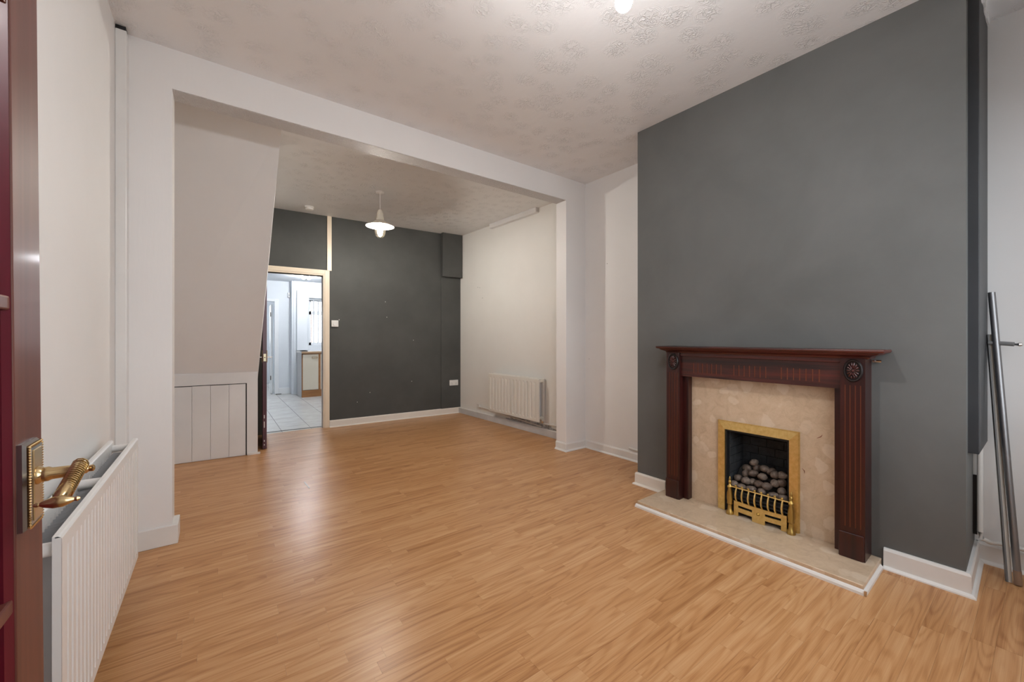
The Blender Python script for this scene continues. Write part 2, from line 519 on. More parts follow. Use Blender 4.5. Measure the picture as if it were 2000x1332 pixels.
# ------------------------------------------------------------------ ceilings
struct(MB().box(XL-.1, 3.45, YF-.1, YP0+.02, CEIL, CEIL+.1).build('ceiling', ARTEX), 'white swirl textured ceiling of the front room', 'ceiling')
struct(MB().box(XL-.1, 3.45, YP0+.1, 5.82, CEILB, CEILB+.1).build('ceiling_back', ARTEX_BACK), 'dull white stippled ceiling of the back room around the pendant lamp', 'ceiling')
struct(MB(RW).box(.62, 1.60, -.02, .055, CEILB-.06, CEILB+.02).build('trim_1', ARTEX_BACK, bevel=.012), 'low textured boxing along the back room ceiling edge above the radiator', 'boxing')

# ------------------------------------------------------------------ walls of the front room
struct(MB().box(XL-.12, XL, YF-.1, 5.9, 0, 2.95).build('wall_left', WHITE), 'plain white wall behind the open door and long radiator', 'wall')
# front wall (behind the camera) with a window
wf = MB()
X0, X1, Z0, Z1 = .62, 2.88, .78, 2.42
wf.box(XL-.12, X0, YF-.12, YF, 0, 2.95).box(X1, 3.5, YF-.12, YF, 0, 2.95).box(X0, X1, YF-.12, YF, 0, Z0).box(X0, X1, YF-.12, YF, Z1, 2.95)
struct(wf.build('wall_front', WHITE), 'white front wall holding the wide street window', 'wall')
wn = struct(empty('window_1', ((X0+X1)/2, YF-.06, Z0)), 'wide white framed street window in the front wall', 'window')
m_ = MB()
for a, b_ in ((X0, X0+.05), (X1-.05, X1), ((X0+X1)/2-.03, (X0+X1)/2+.03)): m_.box(a, b_, YF-.09, YF-.03, Z0, Z1)
m_.box(X0, X1, YF-.09, YF-.03, Z0, Z0+.05).box(X0, X1, YF-.09, YF-.03, Z1-.05, Z1)
m_.build('window_frame', UPVC, wn)
for a, b_ in ((X0+.05, (X0+X1)/2-.03), ((X0+X1)/2+.03, X1-.05)):
    MB().box(a, b_, YF-.063, YF-.057, Z0+.05, Z1-.05).build('pane', GLASS, wn)
# right wall, both alcoves
wr = MB()
poly = [(xr(3.2), 3.2), (xr(YF-.1), YF-.1), (3.5, YF-.1), (3.5, 3.2)]
wr.prism(poly, 0, 2.95, 'z')
wr_ = struct(wr.build('wall_right', WHITE), 'white alcove wall either side of the charcoal chimney breast', 'wall')
for yy, zz, rad in ((2.745, 1.965, .004), (2.99, .967, .0035)):
    MB().lathe([(rad, 0), (rad*.6, .002)], (xr(yy)-.0015, yy, zz), 'x', 8).build('nail_hole', MARK, wr_)
# chimney breast with an opening for the fire
cb = MB(BR)
fs0, fs1, fz0, fz1 = .70, 1.095, .0, .60
sb = [0, fs0, fs1, BRL]; zb = [0, fz1, 2.95]
for i in range(3):
    for j in range(2):
        if (i, j) == (1, 0): cb.box(sb[i], sb[i+1], -.55, -.30, zb[j], zb[j+1])
        else: cb.box(sb[i], sb[i+1], -.55, 0, zb[j], zb[j+1])
cb_ = struct(cb.build('wall_chimney', CHARCOAL), 'charcoal painted chimney breast above the mahogany fireplace', 'chimney breast')
# partition with the wide opening: piers and beam
pt = MB()
pt.box(-.395, -.205, YP0, YP1, 0, 2.95).box(2.962, 3.35, YP0, YP1, 0, 2.95)
pt.box(XL-.02, -.39, YP0+.01, YP1, 0, 2.95)
pt.box(-.205, 2.962, YP0, YP1, ZS, 2.95)
pt_ = struct(pt.build('wall_partition', WHITE_BRUSH), 'white painted partition beam and piers framing the wide opening', 'wall')
MB().box(-.205, 2.962, YP0+.004, YP1-.002, ZS-.003, ZS-.0002).build('soffit', STIPPLE, pt_)
tr = MB().box(XL, -.388, YP0-.07, YP0+.02, 0, CEIL-.022).build('trim_2', GLOSS, bevel=.004)
struct(tr, 'narrow pale pipe boxing in the corner beside the left pier', 'boxing')
MB().box(XL+.002, -.392, YP0-.066, YP0-.01, CEIL-.022, CEIL-.001).build('dark_gap', BLACK, tr)

# ------------------------------------------------------------------ walls of the back room
wb = MB(BW)
dx0, dx1, dz = .205, .838, 2.015        # kitchen doorway
wb.box(-.8, dx0, -.10, 0, 0, 2.95).box(dx1, 3.1, -.10, 0, 0, 2.95).box(dx0, dx1, -.10, 0, dz, 2.95)
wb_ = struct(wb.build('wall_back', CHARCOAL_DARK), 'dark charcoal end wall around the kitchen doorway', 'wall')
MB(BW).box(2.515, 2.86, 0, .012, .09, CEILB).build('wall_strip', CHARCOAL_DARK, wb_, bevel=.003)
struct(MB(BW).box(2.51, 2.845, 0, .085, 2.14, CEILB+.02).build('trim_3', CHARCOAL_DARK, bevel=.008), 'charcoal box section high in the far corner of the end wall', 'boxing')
wrb = MB(RW).box(0, 2.6, -.2, 0, 0, 2.95)
wrb_ = struct(wrb.build('wall_right_back', CREAM_WALL), 'scuffed off-white side wall of the back room behind the small radiator', 'wall')
for s, z in ((1.95, 1.95), (1.83, 1.78), (1.9, 1.94)):
    MB(RW).box(s, s+.008, -.001, .0015, z, z+.008).build('wall_mark', MARK, wrb_)
for s, z in ((1.655, 1.707), (2.07, 1.154), (2.045, .542), (1.675, 1.487), (1.27, .30), (1.44, .42)):
    MB(BW).box(s, s+.007, -.001, .001, z, z+.009).build('paint_fleck', PLASTIC, wb_)
# doorway lining and architrave
tr = struct(empty('trim_4', BW(.52, 0, 0)), 'cream gloss architrave and lining around the kitchen doorway', 'door frame')
MB(BW).box(dx0-.02, dx0, -.12, .002, 0, dz).box(dx1, dx1+.02, -.12, .002, 0, dz).box(dx0-.02, dx1+.02, -.12, .002, dz, dz+.02).build('lining', GLOSS_CREAM, tr)
a0, a1 = .84, .918
for (q0, q1, tt) in ((a0, a1, .012), (a0+.018, a1-.012, .020)):
    MB(BW).box(q0, q1, .0, tt, 0, dz+(q1-a0)).build('architrave', GLOSS_CREAM, tr, bevel=.003)
    MB(BW).box(.13, q0, .0, tt, dz+(q0-a0)+.003, dz+(q1-a0)).build('architrave', GLOSS_CREAM, tr, bevel=.003)
MB(BW).box(dx0, dx1, -.125, -.105, -.003, .004).build('threshold_strip', METALSTRIP, tr)
struct(MB(BW).box(.888, .943, 0, .018, dz+.073, CEILB).build('trim_5', GLOSS_CREAM, bevel=.003), 'cream vertical batten on the charcoal wall above the doorway', 'batten')

# ------------------------------------------------------------------ stairs enclosure
st = MB()
yl, yr = 4.945, 4.885
A = [(XL, yl, 0), (.346, yr, 0), (.346, yr, .838), (XL, yl, .853)]
st.add([(XL, yl, 0), (.346, yr, 0), (.346, yr, .838), (XL, yl, .855),
        (XL, 3.53, CEILB+.03), (.406, 3.51, CEILB+.03), (XL, 5.68, 0), (.346, 5.68, 0), (XL, 5.68, CEILB+.03), (.406, 5.68, CEILB+.03)],
       [(0,1,2,3), (3,2,5,4), (1,7,9,5,2), (0,3,4,8,6), (6,8,9,7), (4,5,9,8), (0,6,7,1)])
st_ = struct(st.build('wall_stairs', STAIR), 'pale sloping underside of the stairs above the boarded cupboard', 'wall')
SF = frame_of((XL, yl), (.346-XL, yr-yl))
SL = math.hypot(.346-XL, yr-yl)
# painted facing around the cupboard
MB(SF).plate([0, SL-.093, SL], [0, .735, .845], {(0, 0)}, 0, .010).build('cupboard_surround', BOARD, st_)
cd = struct(empty('door_1', SF(.35, .008, 0)), 'low white cupboard door of painted boards under the stairs', 'cupboard door')
edges = [.0, .107, .249, .392, .540, SL-.103]
for k in range(5):
    MB(SF).plate([edges[k]+.0012, edges[k+1]-.0012], [.004, .728 - .002*(k % 2)], {}, .001, .0095).build('board', BOARD, cd, bevel=.0016)
MB(SF).box(SL-.104, SL-.092, -.004, .0012, 0, .735).build('dark_gap', BLACK, cd)
MB(SF).box(0, SL-.098, -.004, .0012, .727, .7345).build('dark_gap', MARK, cd)
struct(MB(SF).prism([(SL-.088, .010), (SL+.02, .010), (SL+.022, .022), (SL-.088, .022)], 0, .02, 'z').build('baseboard_stairs', GLOSS), 'short white bead at the foot of the stair cupboard', 'skirting')

# ------------------------------------------------------------------ skirtings
def skirting(name, F, s0, s1, h, th, m, label, bead=.016, m0=0, m1=0):
    """flat board plus quadrant bead; m0/m1 = +1 outer mitre, -1 inner mitre"""
    prof = [(0, 0), (th+bead, 0), (th+bead*.92, bead*.4), (th+bead*.5, bead*.85), (th, bead), (th, h-.012), (th-.006, h), (0, h)]
    mb = MB(F)
    vs = [(s0 - m0*t, t, z) for t, z in prof] + [(s1 + m1*t, t, z) for t, z in prof]
    n = len(prof)
    mb.add(vs, [tuple(range(n)), tuple(range(2*n-1, n-1, -1))] + [(i, (i+1) % n, n+(i+1) % n, n+i) for i in range(n)])
    return struct(mb.build(name, m), label, 'skirting')
skirting('baseboard_chimney', BR, 0, .255, .098, .016, SKIRT_CREAM, 'short cream skirting left of the hearth on the chimney breast', m0=1)
skirting('baseboard_chimney_near', BR, 1.497, BRL, .105, .018, GLOSS, 'white mitred skirting right of the hearth on the chimney breast', m1=1)
RET = frame_of(BR(BRL, 0, 0)[:2], (BR(BRL, -1, 0)[0]-BR(BRL, 0, 0)[0], BR(BRL, -1, 0)[1]-BR(BRL, 0, 0)[1]))
skirting('baseboard_return', RET, 0, .49, .105, .018, GLOSS, 'white skirting on the return of the chimney breast near the metal tube', m0=1)
AL = frame_of((xr(3.045), 3.045), (xr(0)-xr(3.045), -3.045))
skirting('baseboard_alcove', AL, 0, 1.03, .085, .014, GLOSS, 'white skirting along the alcove between pier and chimney breast')
skirting('baseboard_right', AL, 2.80, 3.45, .105, .016, GLOSS, 'white skirting behind the leaning metal tube')
PR = frame_of((2.962, YP0), (1, 0))
skirting('baseboard_pier', PR, 0, .30, .085, .012, GLOSS, 'white skirting across the front of the right pier', m0=1)
PRS = frame_of((2.962, YP0), (0, 1))
skirting('baseboard_pier_side', PRS, 0, .15, .085, .012, GLOSS, 'white skirting wrapping the opening side of the right pier', m0=1)
lp = MB().box(-.40, -.178, YP0-.012, YP1, 0, .112).build('baseboard_left', GLOSS, bevel=.004)
struct(lp, 'tall white skirting block around the foot of the left pier', 'skirting')
skirting('baseboard_back', BW, .919, 2.86, .092, .015, SKIRT_CREAM, 'cream skirting under the dark charcoal end wall', bead=.012)
sk = MB(RW).box(0, 2.46, 0, .034, 0, .080).build('baseboard_back_right', SKIRT_GREY, bevel=.004)
struct(sk, 'grey painted skirting ledge below the small radiator', 'skirting')
MB(RW).box(0, 2.46, .001, .036, .079, .086).build('ledge', GLOSS, sk, bevel=.002)
# crumbling plaster and pipe above that skirting
mb = MB(RW)
rr = random.Random(4)
for k in range(26):
    s = .02 + k*.048; h = rr.uniform(.012, .05) if k < 24 else .012
    mb.box(s, s+.055, -.002, rr.uniform(.003, .007), .086, .086+h)
mb.build('broken_plaster', FILLER, wrb_)
hp = tag(empty('heating_pipe', RW(.9, .03, .12)), 'thin painted heating pipe running under the small radiator', 'pipe')
MB(RW).tube([(.02, .02, .150), (.40, .02, .150), (.46, .03, .150), (.49, .045, .155)], .0085).build('feed_pipe', PIPE, hp, smooth=True)
MB(RW).tube([(.55, .03, .105), (1.0, .03, .13), (1.35, .025, .155), (1.66, .02, .165), (1.9, .018, .165)], .008).build('return_pipe', PIPE, hp, smooth=True)
MB(RW).box(1.88, 1.94, .002, .03, .15, .21).build('pipe_clip', PIPE, hp, bevel=.006)
# stub on the far end of the alcove skirting
tag(MB(AL).tube([(.58, .012, .115), (.69, .012, .112)], .012).build('pipe_stub', PIPE, smooth=True), 'short painted pipe stub low in the alcove by the chimney breast', 'pipe')

# ------------------------------------------------------------------ near alcove: boxing, pipes, leaning poles
y_ret = BR(BRL, 0, 0)[1]
bx = MB().box(2.905, 3.31, y_ret-.034, y_ret+.02, .645, CEIL-.012).build('trim_6', CHARCOAL_BOX, bevel=.003)
struct(bx, 'tall blue-black pipe boxing beside the chimney breast', 'boxing')
mb = MB()
rr = random.Random(9)
for k in range(9):
    x = 2.92 + k*.045
    mb.box(x, x+.05, y_ret-.034-rr.uniform(.0, .012), y_ret-.002, CEIL-.02-rr.uniform(0, .03), CEIL+.001)
mb.build('torn_paper', WHITE, bx, bevel=.004)
pp = tag(empty('alcove_pipe', (3.17, y_ret-.02, 0)), 'white painted pipe and batten rising below the dark boxing', 'pipe')
MB().tube([(3.165, y_ret-.018, .655), (3.165, y_ret-.018, .20), (3.172, y_ret-.022, .165), (3.20, y_ret-.05, .145), (3.26, y_ret-.09, .135), (3.29, -.2, .125)], .011).build('pipe_run', PIPE, pp, smooth=True)
MB().box(3.205, 3.30, y_ret-.016, y_ret+.02, .17, .66).build('batten', PIPE, pp, bevel=.003)
MB().box(3.196, 3.202, y_ret-.006, y_ret+.02, .17, .48).build('dark_gap', BLACK, pp)
cbp = tag(empty('steel_tube', (3.116, .097, 0)), 'tall brushed steel tube leaning in the alcove corner', 'metal tube')
p0, p1 = Vector((3.116, .097, .0)), Vector((3.262, .189, 1.435))
dirn = (p1-p0).normalized()
MB().tube([p0+dirn*.035, p1], .0135, 20).build('shaft', STEEL, cbp, smooth=True)
MB().tube([p0+dirn*.004, p0+dirn*.07], .0142, 20).build('end_cap', simple('tan_tube_end', (.34,.25,.19), .4, .6), cbp, smooth=True)
rl_ = tag(empty('curtain_rail', (3.08, .11, 0)), 'flat dark edged curtain rail leaning behind the steel tube with a bracket at its top', 'curtain rail')
q0, q1 = Vector((3.128, .128, .0)), Vector((3.255, .1965, 1.215))
def bar(mb, a, b, wdt, thk, off):
    d = (b-a).normalized(); u = Vector((-.45, .89, 0)); u = (u - d*u.dot(d)).normalized(); n = d.cross(u)
    c = off[0]*u + off[1]*n; r = []
    for p in (a, b): r.append([tuple(p + c + u*i*wdt/2 + n*j*thk/2) for i, j in ((-1,-1),(1,-1),(1,1),(-1,1))])
    mb.rings(r)
mb = MB(); bar(mb, q0, q1, .014, .012, (-.004, 0)); mb.build('rail_face', RAILW, rl_)
mb = MB(); bar(mb, q0, q1, .006, .014, (.006, 0)); mb.build('rail_edge', RUBBER, rl_)
qt = q0 + (q1-q0)*.965
ba = MB().tube([qt+Vector((-.01, .004, 0)), qt+Vector((-.02, -.05, -.004)), qt+Vector((-.025, -.080, -.007))], .0105).build('bracket_arm', RUBBER, rl_, smooth=True)
MB().tube([qt+Vector((-.025, -.080, -.007)), qt+Vector((-.027, -.088, -.008)), qt+Vector((-.030, -.098, -.008)), qt+Vector((-.031, -.106, -.007))], [.006, .006, .011, .008]).build('bracket_knob', CHROME, ba, smooth=True)

# ------------------------------------------------------------------ fireplace: hearth, marble, surround
ZH = .043
he = tag(empty('hearth', BR(.875, .19, 0)), 'low beige marble hearth slab edged with white beading', 'hearth')
MB(BR).box(.262, 1.488, .001, .384, .004, ZH).build('slab', MARBLE, he, bevel=.004, seg=3)
qd = [(0, 0), (.012, 0), (.011, .012), (.006, .02), (0, .024)]
MB(BR).add([(.252 if t == 0 else .262-t, .384+t, z) for t, z in qd] + [(1.488+t, .384+t, z) for t, z in qd],
           [tuple(range(5)), tuple(range(9, 4, -1))] + [(i, (i+1) % 5, 5+(i+1) % 5, 5+i) for i in range(5)]).build('front_beading', GLOSS, he)
MB(BR).add([(1.488+t, .036, z) for t, z in qd] + [(1.488+t, .384+t, z) for t, z in qd],
           [tuple(range(5)), tuple(range(9, 4, -1))] + [(i, (i+1) % 5, 5+(i+1) % 5, 5+i) for i in range(5)]).build('side_beading', GLOSS, he)
MB(BR).add([(.262-t, .036, z) for t, z in qd] + [(.262-t, .384+t, z) for t, z in qd],
           [tuple(range(5)), tuple(range(9, 4, -1))] + [(i, (i+1) % 5, 5+(i+1) % 5, 5+i) for i in range(5)]).build('side_beading', GLOSS, he)
MB(BR).box(1.492, 1.5015, .3885, .3972, .001, .023).build('bare_wood_corner', simple('bare_wood', (.45,.28,.15), .6), he)

FO0, FO1, FOZ = .705, 1.090, .592      # fire opening
bp = tag(empty('back_panel', BR(.89, .02, ZH)), 'beige marble back panel set inside the mahogany surround', 'fireplace panel')
MB(BR).plate([.445, FO0, FO1, 1.338], [ZH+.0005, FOZ, .945], {(1, 0)}, .002, .030).build('marble_sheet', MARBLE, bp)
for ss, zz, ln, an in ((1.228, .633, .034, .75), (1.150, .417, .028, -1.2)):
    c, s_ = math.cos(an)*ln/2, math.sin(an)*ln/2
    MB(BR).tube([(ss-c, .0302, zz-s_), (ss+.006, .0304, zz), (ss+c, .0302, zz+s_)], [.001, .0022, .001], 6).build('rust_fleck', RUST, bp)

su = tag(empty('fire_surround', BR(.89, .06, ZH)), 'dark mahogany fire surround with fluted legs and moulded mantel shelf', 'fireplace')
TL = .133
def leg(s0, s1):
    n = 4; gw = .0045; zf0, zf1 = .205, .950
    gs = [s0 + (s1-s0)*f for f in (.20, .40, .61, .82)]
    sb = [s0]; holes = set()
    for g in gs: sb += [g-gw/2, g+gw/2]
    sb.append(s1)
    for k in range(n): holes.add((2*k+1, 1))
    b_ = MB(BR).box(s0, s1, .0, TL-.004, ZH, 1.09).plate(sb, [ZH, zf0, zf1, 1.09], holes, TL-.0045, TL).build('leg', MAHOG_V, su)
    for g in gs:
        MB(BR).box(g-gw/2, g+gw/2, TL-.0042, TL-.0022, zf0, zf1).build('flute', MAHOG_INLAY, b_)
    # plinth block
    MB(BR).box(s0-.004 if s0 < .9 else s0-.006, s1-.004, TL-.002, TL+.009, ZH, .176).build('plinth_block', MAHOG_V, b_, bevel=.005, seg=3)
    # oval carved rosette
    cs, cz = (s0+s1)/2+.003, 1.027
    ro = MB(BR)
    def ell(rx, rz, t, k=32): return [(cs+rx*math.cos(2*math.pi*i/k), t, cz+rz*math.sin(2*math.pi*i/k)) for i in range(k)]
    ro.rings([ell(.041, .060, TL-.001), ell(.041, .060, TL+.006), ell(.037, .056, TL+.011), ell(.031, .049, TL+.010), ell(.028, .045, TL+.004), ell(.003, .005, TL+.003)])
    r_ = ro.build('rosette', ROSE_BLACK, b_, smooth=True)
    pm = MB(BR)
    for i in range(14):
        a = 2*math.pi*i/14
        p = lambda k: (cs+.027*k*math.cos(a), TL+.006+.004*math.sin(k*math.pi), cz+.043*k*math.sin(a))
        pm.tube([p(.28), p(.55), p(.8), p(.97)], [.0016, .0030, .0042, .0020], 6)
    pm.lathe([(.001, .012), (.006, .010), (.008, .004)], (cs, TL, cz), 'y', 12)
    pm.build('petals', simple('carved_petal', (.060,.012,.010), .35, coat=.2), r_, smooth=True)
leg(.338, .438); leg(1.345, 1.447)
MB(BR).box(.438, .475, .0, .080, ZH, .93).build('inner_slip', MAHOG_V, su, bevel=.002)
MB(BR).box(1.308, 1.345, .0, .080, ZH, .93).build('inner_slip', MAHOG_V, su, bevel=.002)
TF = .112
groups = [(.530, .716), (.797, .981), (1.064, 1.248)]
sb = [.438]; holes = set(); gl = []
for a, b_ in groups:
    for k in range(7):
        g = a + (b_-a)*k/6; gl.append(g); sb += [g-.003, g+.003]
sb.append(1.345)
for k in range(21): holes.add((2*k+1, 1))
fr = MB(BR).box(.438, 1.345, 0, TF-.004, .925, 1.09).plate(sb, [.925, .953, 1.022, 1.09], holes, TF-.0045, TF).build('frieze', MAHOG_H, su)
for g in gl: MB(BR).box(g-.003, g+.003, TF-.0042, TF-.0022, .953, 1.022).build('flute', MAHOG_INLAY, fr)
MB(BR).box(.438, 1.345, TF-.002, TF+.012, 1.066, 1.092).build('frieze_rail', MAHOG_H, su, bevel=.003)
prof = [(1.086, 0), (1.090, .007), (1.098, .010), (1.104, .020), (1.110, .034), (1.116, .041), (1.119, .042), (1.1195, .050), (1.122, .057), (1.130, .060), (1.137, .058)]
rg = [[(.338-o, 0, z), (1.452+o*1.25, 0, z), (1.452+o*1.25, .120+o, z), (.338-o, .120+o, z)] for z, o in prof]
MB(BR).rings(rg).build('mantel_shelf', MAHOG_H, su)
MB(BR).tube([(1.455, .02, 1.075), (1.49, .02, 1.075)], .007, 8).build('fixing_bracket', CHROME, su, smooth=True)

# ------------------------------------------------------------------ gas fire
gf = tag(empty('gas_fire', BR(.895, .0, ZH)), 'inset gas fire with a polished brass frame and dark brick lined box', 'gas fire')
o0, o1, oz = .660, 1.134, .641
i0, i1, iz = .712, 1.084, .586
tb, tf = .0305, .050
MB(BR).add([(o0,tb,ZH),(o0,tb,oz),(o0+.006,tb+.014,ZH),(o0+.006,tb+.014,oz-.006),(i0,tf,ZH),(i0,tf,iz),(i0,.01,ZH),(i0,.01,iz)],
           [(0,1,3,2),(2,3,5,4),(4,5,7,6),(0,2,4,6),(1,7,5,3),(0,6,7,1)]).build('brass_side', BRASS, gf)
MB(BR).add([(o1,tb,ZH),(o1,tb,oz),(o1-.006,tb+.014,ZH),(o1-.006,tb+.014,oz-.006),(i1,tf,ZH),(i1,tf,iz),(i1,.01,ZH),(i1,.01,iz)],
           [(0,1,3,2),(2,3,5,4),(4,5,7,6),(0,2,4,6),(1,7,5,3),(0,6,7,1)]).build('brass_side', BRASS, gf)
MB(BR).add([(o0,tb,oz),(o1,tb,oz),(o0+.006,tb+.014,oz-.006),(o1-.006,tb+.014,oz-.006),(i0,tf,iz),(i1,tf,iz),(i0,.01,iz),(i1,.01,iz)],
           [(0,1,3,2),(2,3,5,4),(4,5,7,6),(0,2,4,6),(1,7,5,3),(0,6,7,1)]).build('brass_head', BRASS, gf)
MB(BR).plate([i0-.004, i0+.010, i1-.010, i1+.004], [ZH, iz-.012, iz+.003], {(1, 0)}, .004, .040).build('black_inner_frame', SOOT, gf)
fbx = MB(BR).box(FO0, FO0+.012, -.22, .0, ZH-.02, FOZ).box(FO1-.012, FO1, -.22, .0, ZH-.02, FOZ).box(FO0, FO1, -.235, -.22, ZH-.02, FOZ)
fbx.box(FO0, FO1, -.22, .0, FOZ-.01, FOZ+.004).box(FO0, FO1, -.22, .0, ZH-.03, ZH-.001)
fb_ = fbx.build('fire_box', LINER, gf)
for r in range(9):
    z0 = ZH+.02 + r*.056
    off = .05 if r % 2 else 0
    s = FO0+.014 - off
    while s < FO1-.014:
        a, b_ = max(s, FO0+.014), min(s+.098, FO1-.014)
        if b_-a > .015: MB(BR).box(a, b_, -.221, -.214, z0, z0+.052).build('brick', LINER, fb_)
        s += .102
    t = -.205 - off
    while t < -.01:
        a, b_ = max(t, -.20), min(t+.098, -.008)
        if b_-a > .015: MB(BR).box(FO0+.011, FO0+.018, a, b_, z0, z0+.052).build('brick', LINER, fb_)
        t += .102
# fuel tray
MB(BR).box(.735, 1.06, -.17, .055, .055, .135).build('burner_tray', SOOT, gf)
for k in range(4): MB(BR).tube([(.745, .062+.004*(k % 2), .15+k*.024), (1.095, .062+.004*(k % 2), .15+k*.024)], .0065, 8).build('grate_bar', SOOT, gf)

fr = tag(empty('fire_fret', BR(.925, .085, ZH)), 'ornamental brass fret and basket front standing before the coals', 'fire fret')
bow = lambda s: .012*math.cos((s-.93)/.15*math.pi/2)
MB(BR).plate([.782, .790, .810, .85, .895, .905, .93, .955, .968, 1.01, 1.052, 1.072, 1.080], [ZH+.001, .052, .072, .100, .114, .138],
             {(2,1),(3,1),(2,0),(3,0),(8,0),(9,0),(8,1),(9,1),(2,3),(3,3),(8,3),(9,3)}, .070, .077, bow).build('fret_panel', BRASS, fr)
MB(BR).lathe([(.001, .012), (.006, .009), (.009, .003), (.010, 0)], (.93, .089, .100), 'y', 12).build('stud', BRASS_OLD, fr, smooth=True)
post = [(.020, 0), (.020, .016), (.013, .026), (.011, .060), (.016, .068), (.014, .080), (.017, .100), (.016, .135), (.010, .165), (.013, .172), (.014, .180), (.008, .190), (.006, .197), (.009, .205), (.009, .212), (.005, .220), (.007, .228), (.003, .240), (.001, .246)]
for s in (.758, 1.104):
    MB(BR).lathe(post, (s, .078, ZH), 'z', 14, 1.1, 1.25).build('post', BRASS_OLD, fr, smooth=True)
for k in range(8):
    s = .800 + k*.0372
    mb = MB(BR); rings = []
    for z, t, wd in ((.136, .078, .005), (.155, .092, .0055), (.18, .098, .006), (.205, .092, .0055), (.226, .080, .004)):
        rings.append([(s-wd, t-.003, z), (s+wd, t-.003, z), (s+wd*.7, t+.003, z), (s-wd*.7, t+.003, z)])
    b_ = mb.rings(rings).build('bar', BRASS, fr, smooth=50)
    MB(BR).lathe([(.001, -.008), (.006, -.005), (.0078, 0), (.006, .005), (.001, .008)], (s-.004, .080, .236), 'z', 10).build('ball', BRASS_OLD, b_, smooth=True)
MB(BR).tube([(.762, .080, .226), (.93, .083, .227), (1.100, .080, .226)], .0045, 8).build('top_rail', BRASS, fr, smooth=True)

# coals: a heap of separate stones
def coal(s, t, z, a, b_, c, seed):
    bm = bmesh.new(); bmesh.ops.create_icosphere(bm, subdivisions=2, radius=1.0)
    rz = Matrix.Rotation(seed*1.7, 3, 'Z') @ Matrix.Rotation(seed*2.3, 3, 'X')
    vs = []
    for v in bm.verts:
        n = noise.noise(v.co*1.1 + Vector((seed*3.1, 0, 0)))*.22
        p = rz @ Vector((v.co.x*a*(1+n), v.co.y*b_*(1+n), v.co.z*c*(1+n)))
        vs.append((s+p.x, t+p.y, z+p.z))
    fs = [tuple(v.index for v in f.verts) for f in bm.faces]; bm.free()
    return MB(BR).add(vs, fs).build('coal', COAL, smooth=80)
rows = [  # s, z, t of each coal, heap read from the top down to the front row
 (.828,.357,-.120,'topmost coal of the heap'), (.788,.311,-.110,'left shoulder just below the topmost coal'), (.852,.327,-.115,'tucked right behind the topmost coal'),
 (.902,.342,-.085,'large round one right of the topmost coal'), (.937,.329,-.100,'high right slope of the heap at the back'),
 (.788,.280,-.080,'upper left, beside the side bricks'), (.843,.298,-.065,'upper middle, under the topmost coal'), (.754,.250,-.050,'far left, against the side bricks'),
 (.814,.251,-.030,'left of centre, upright in the middle row'), (.844,.246,-.055,'small one wedged at the centre of the heap'), (.905,.297,-.050,'big one at the middle of the heap'),
 (.967,.321,-.070,'upper right, next to the rightmost top coal'), (1.006,.326,-.080,'upper right corner of the heap'), (.747,.213,-.010,'lower left, behind the left brass post'),
 (.893,.253,-.020,'pointed one at the centre of the lower heap'), (.947,.260,.000,'long one standing right of centre'), (.981,.281,-.030,'palest grey one right of centre'),
 (1.015,.288,-.045,'middle right, under the upper right corner coal'), (.803,.212,.010,'front row, leftmost behind the brass bars'), (.864,.220,.020,'front row, second from the left'),
 (.928,.222,.028,'front row, third from the left'), (.997,.223,.032,'front row, fourth from the left'), (1.028,.249,-.005,'right edge, above the front row'), (1.040,.214,.012,'front row, rightmost by the right brass post')]
for i, (s, z, t, where) in enumerate(rows):
    rr = random.Random(i+50)
    k = .84 if i in (9, 5) else 1.0
    a, b_, c = rr.uniform(.029, .034)*k, rr.uniform(.024, .028)*k, rr.uniform(.022, .026)*k
    tag(coal(s, t, z, a, b_, c, i+1), 'grey-brown coal, ' + where, 'coal', 'coals heaped in the gas fire')
# hidden bed that carries the visible coals
MB(BR).prism([(.05, .135), (.0, .185), (-.06, .23), (-.13, .30), (-.19, .31), (-.19, .135)], .735, 1.065, 'x').build('ember_bed', simple('black_ember_bed', (.02,.017,.015), .9), gf)

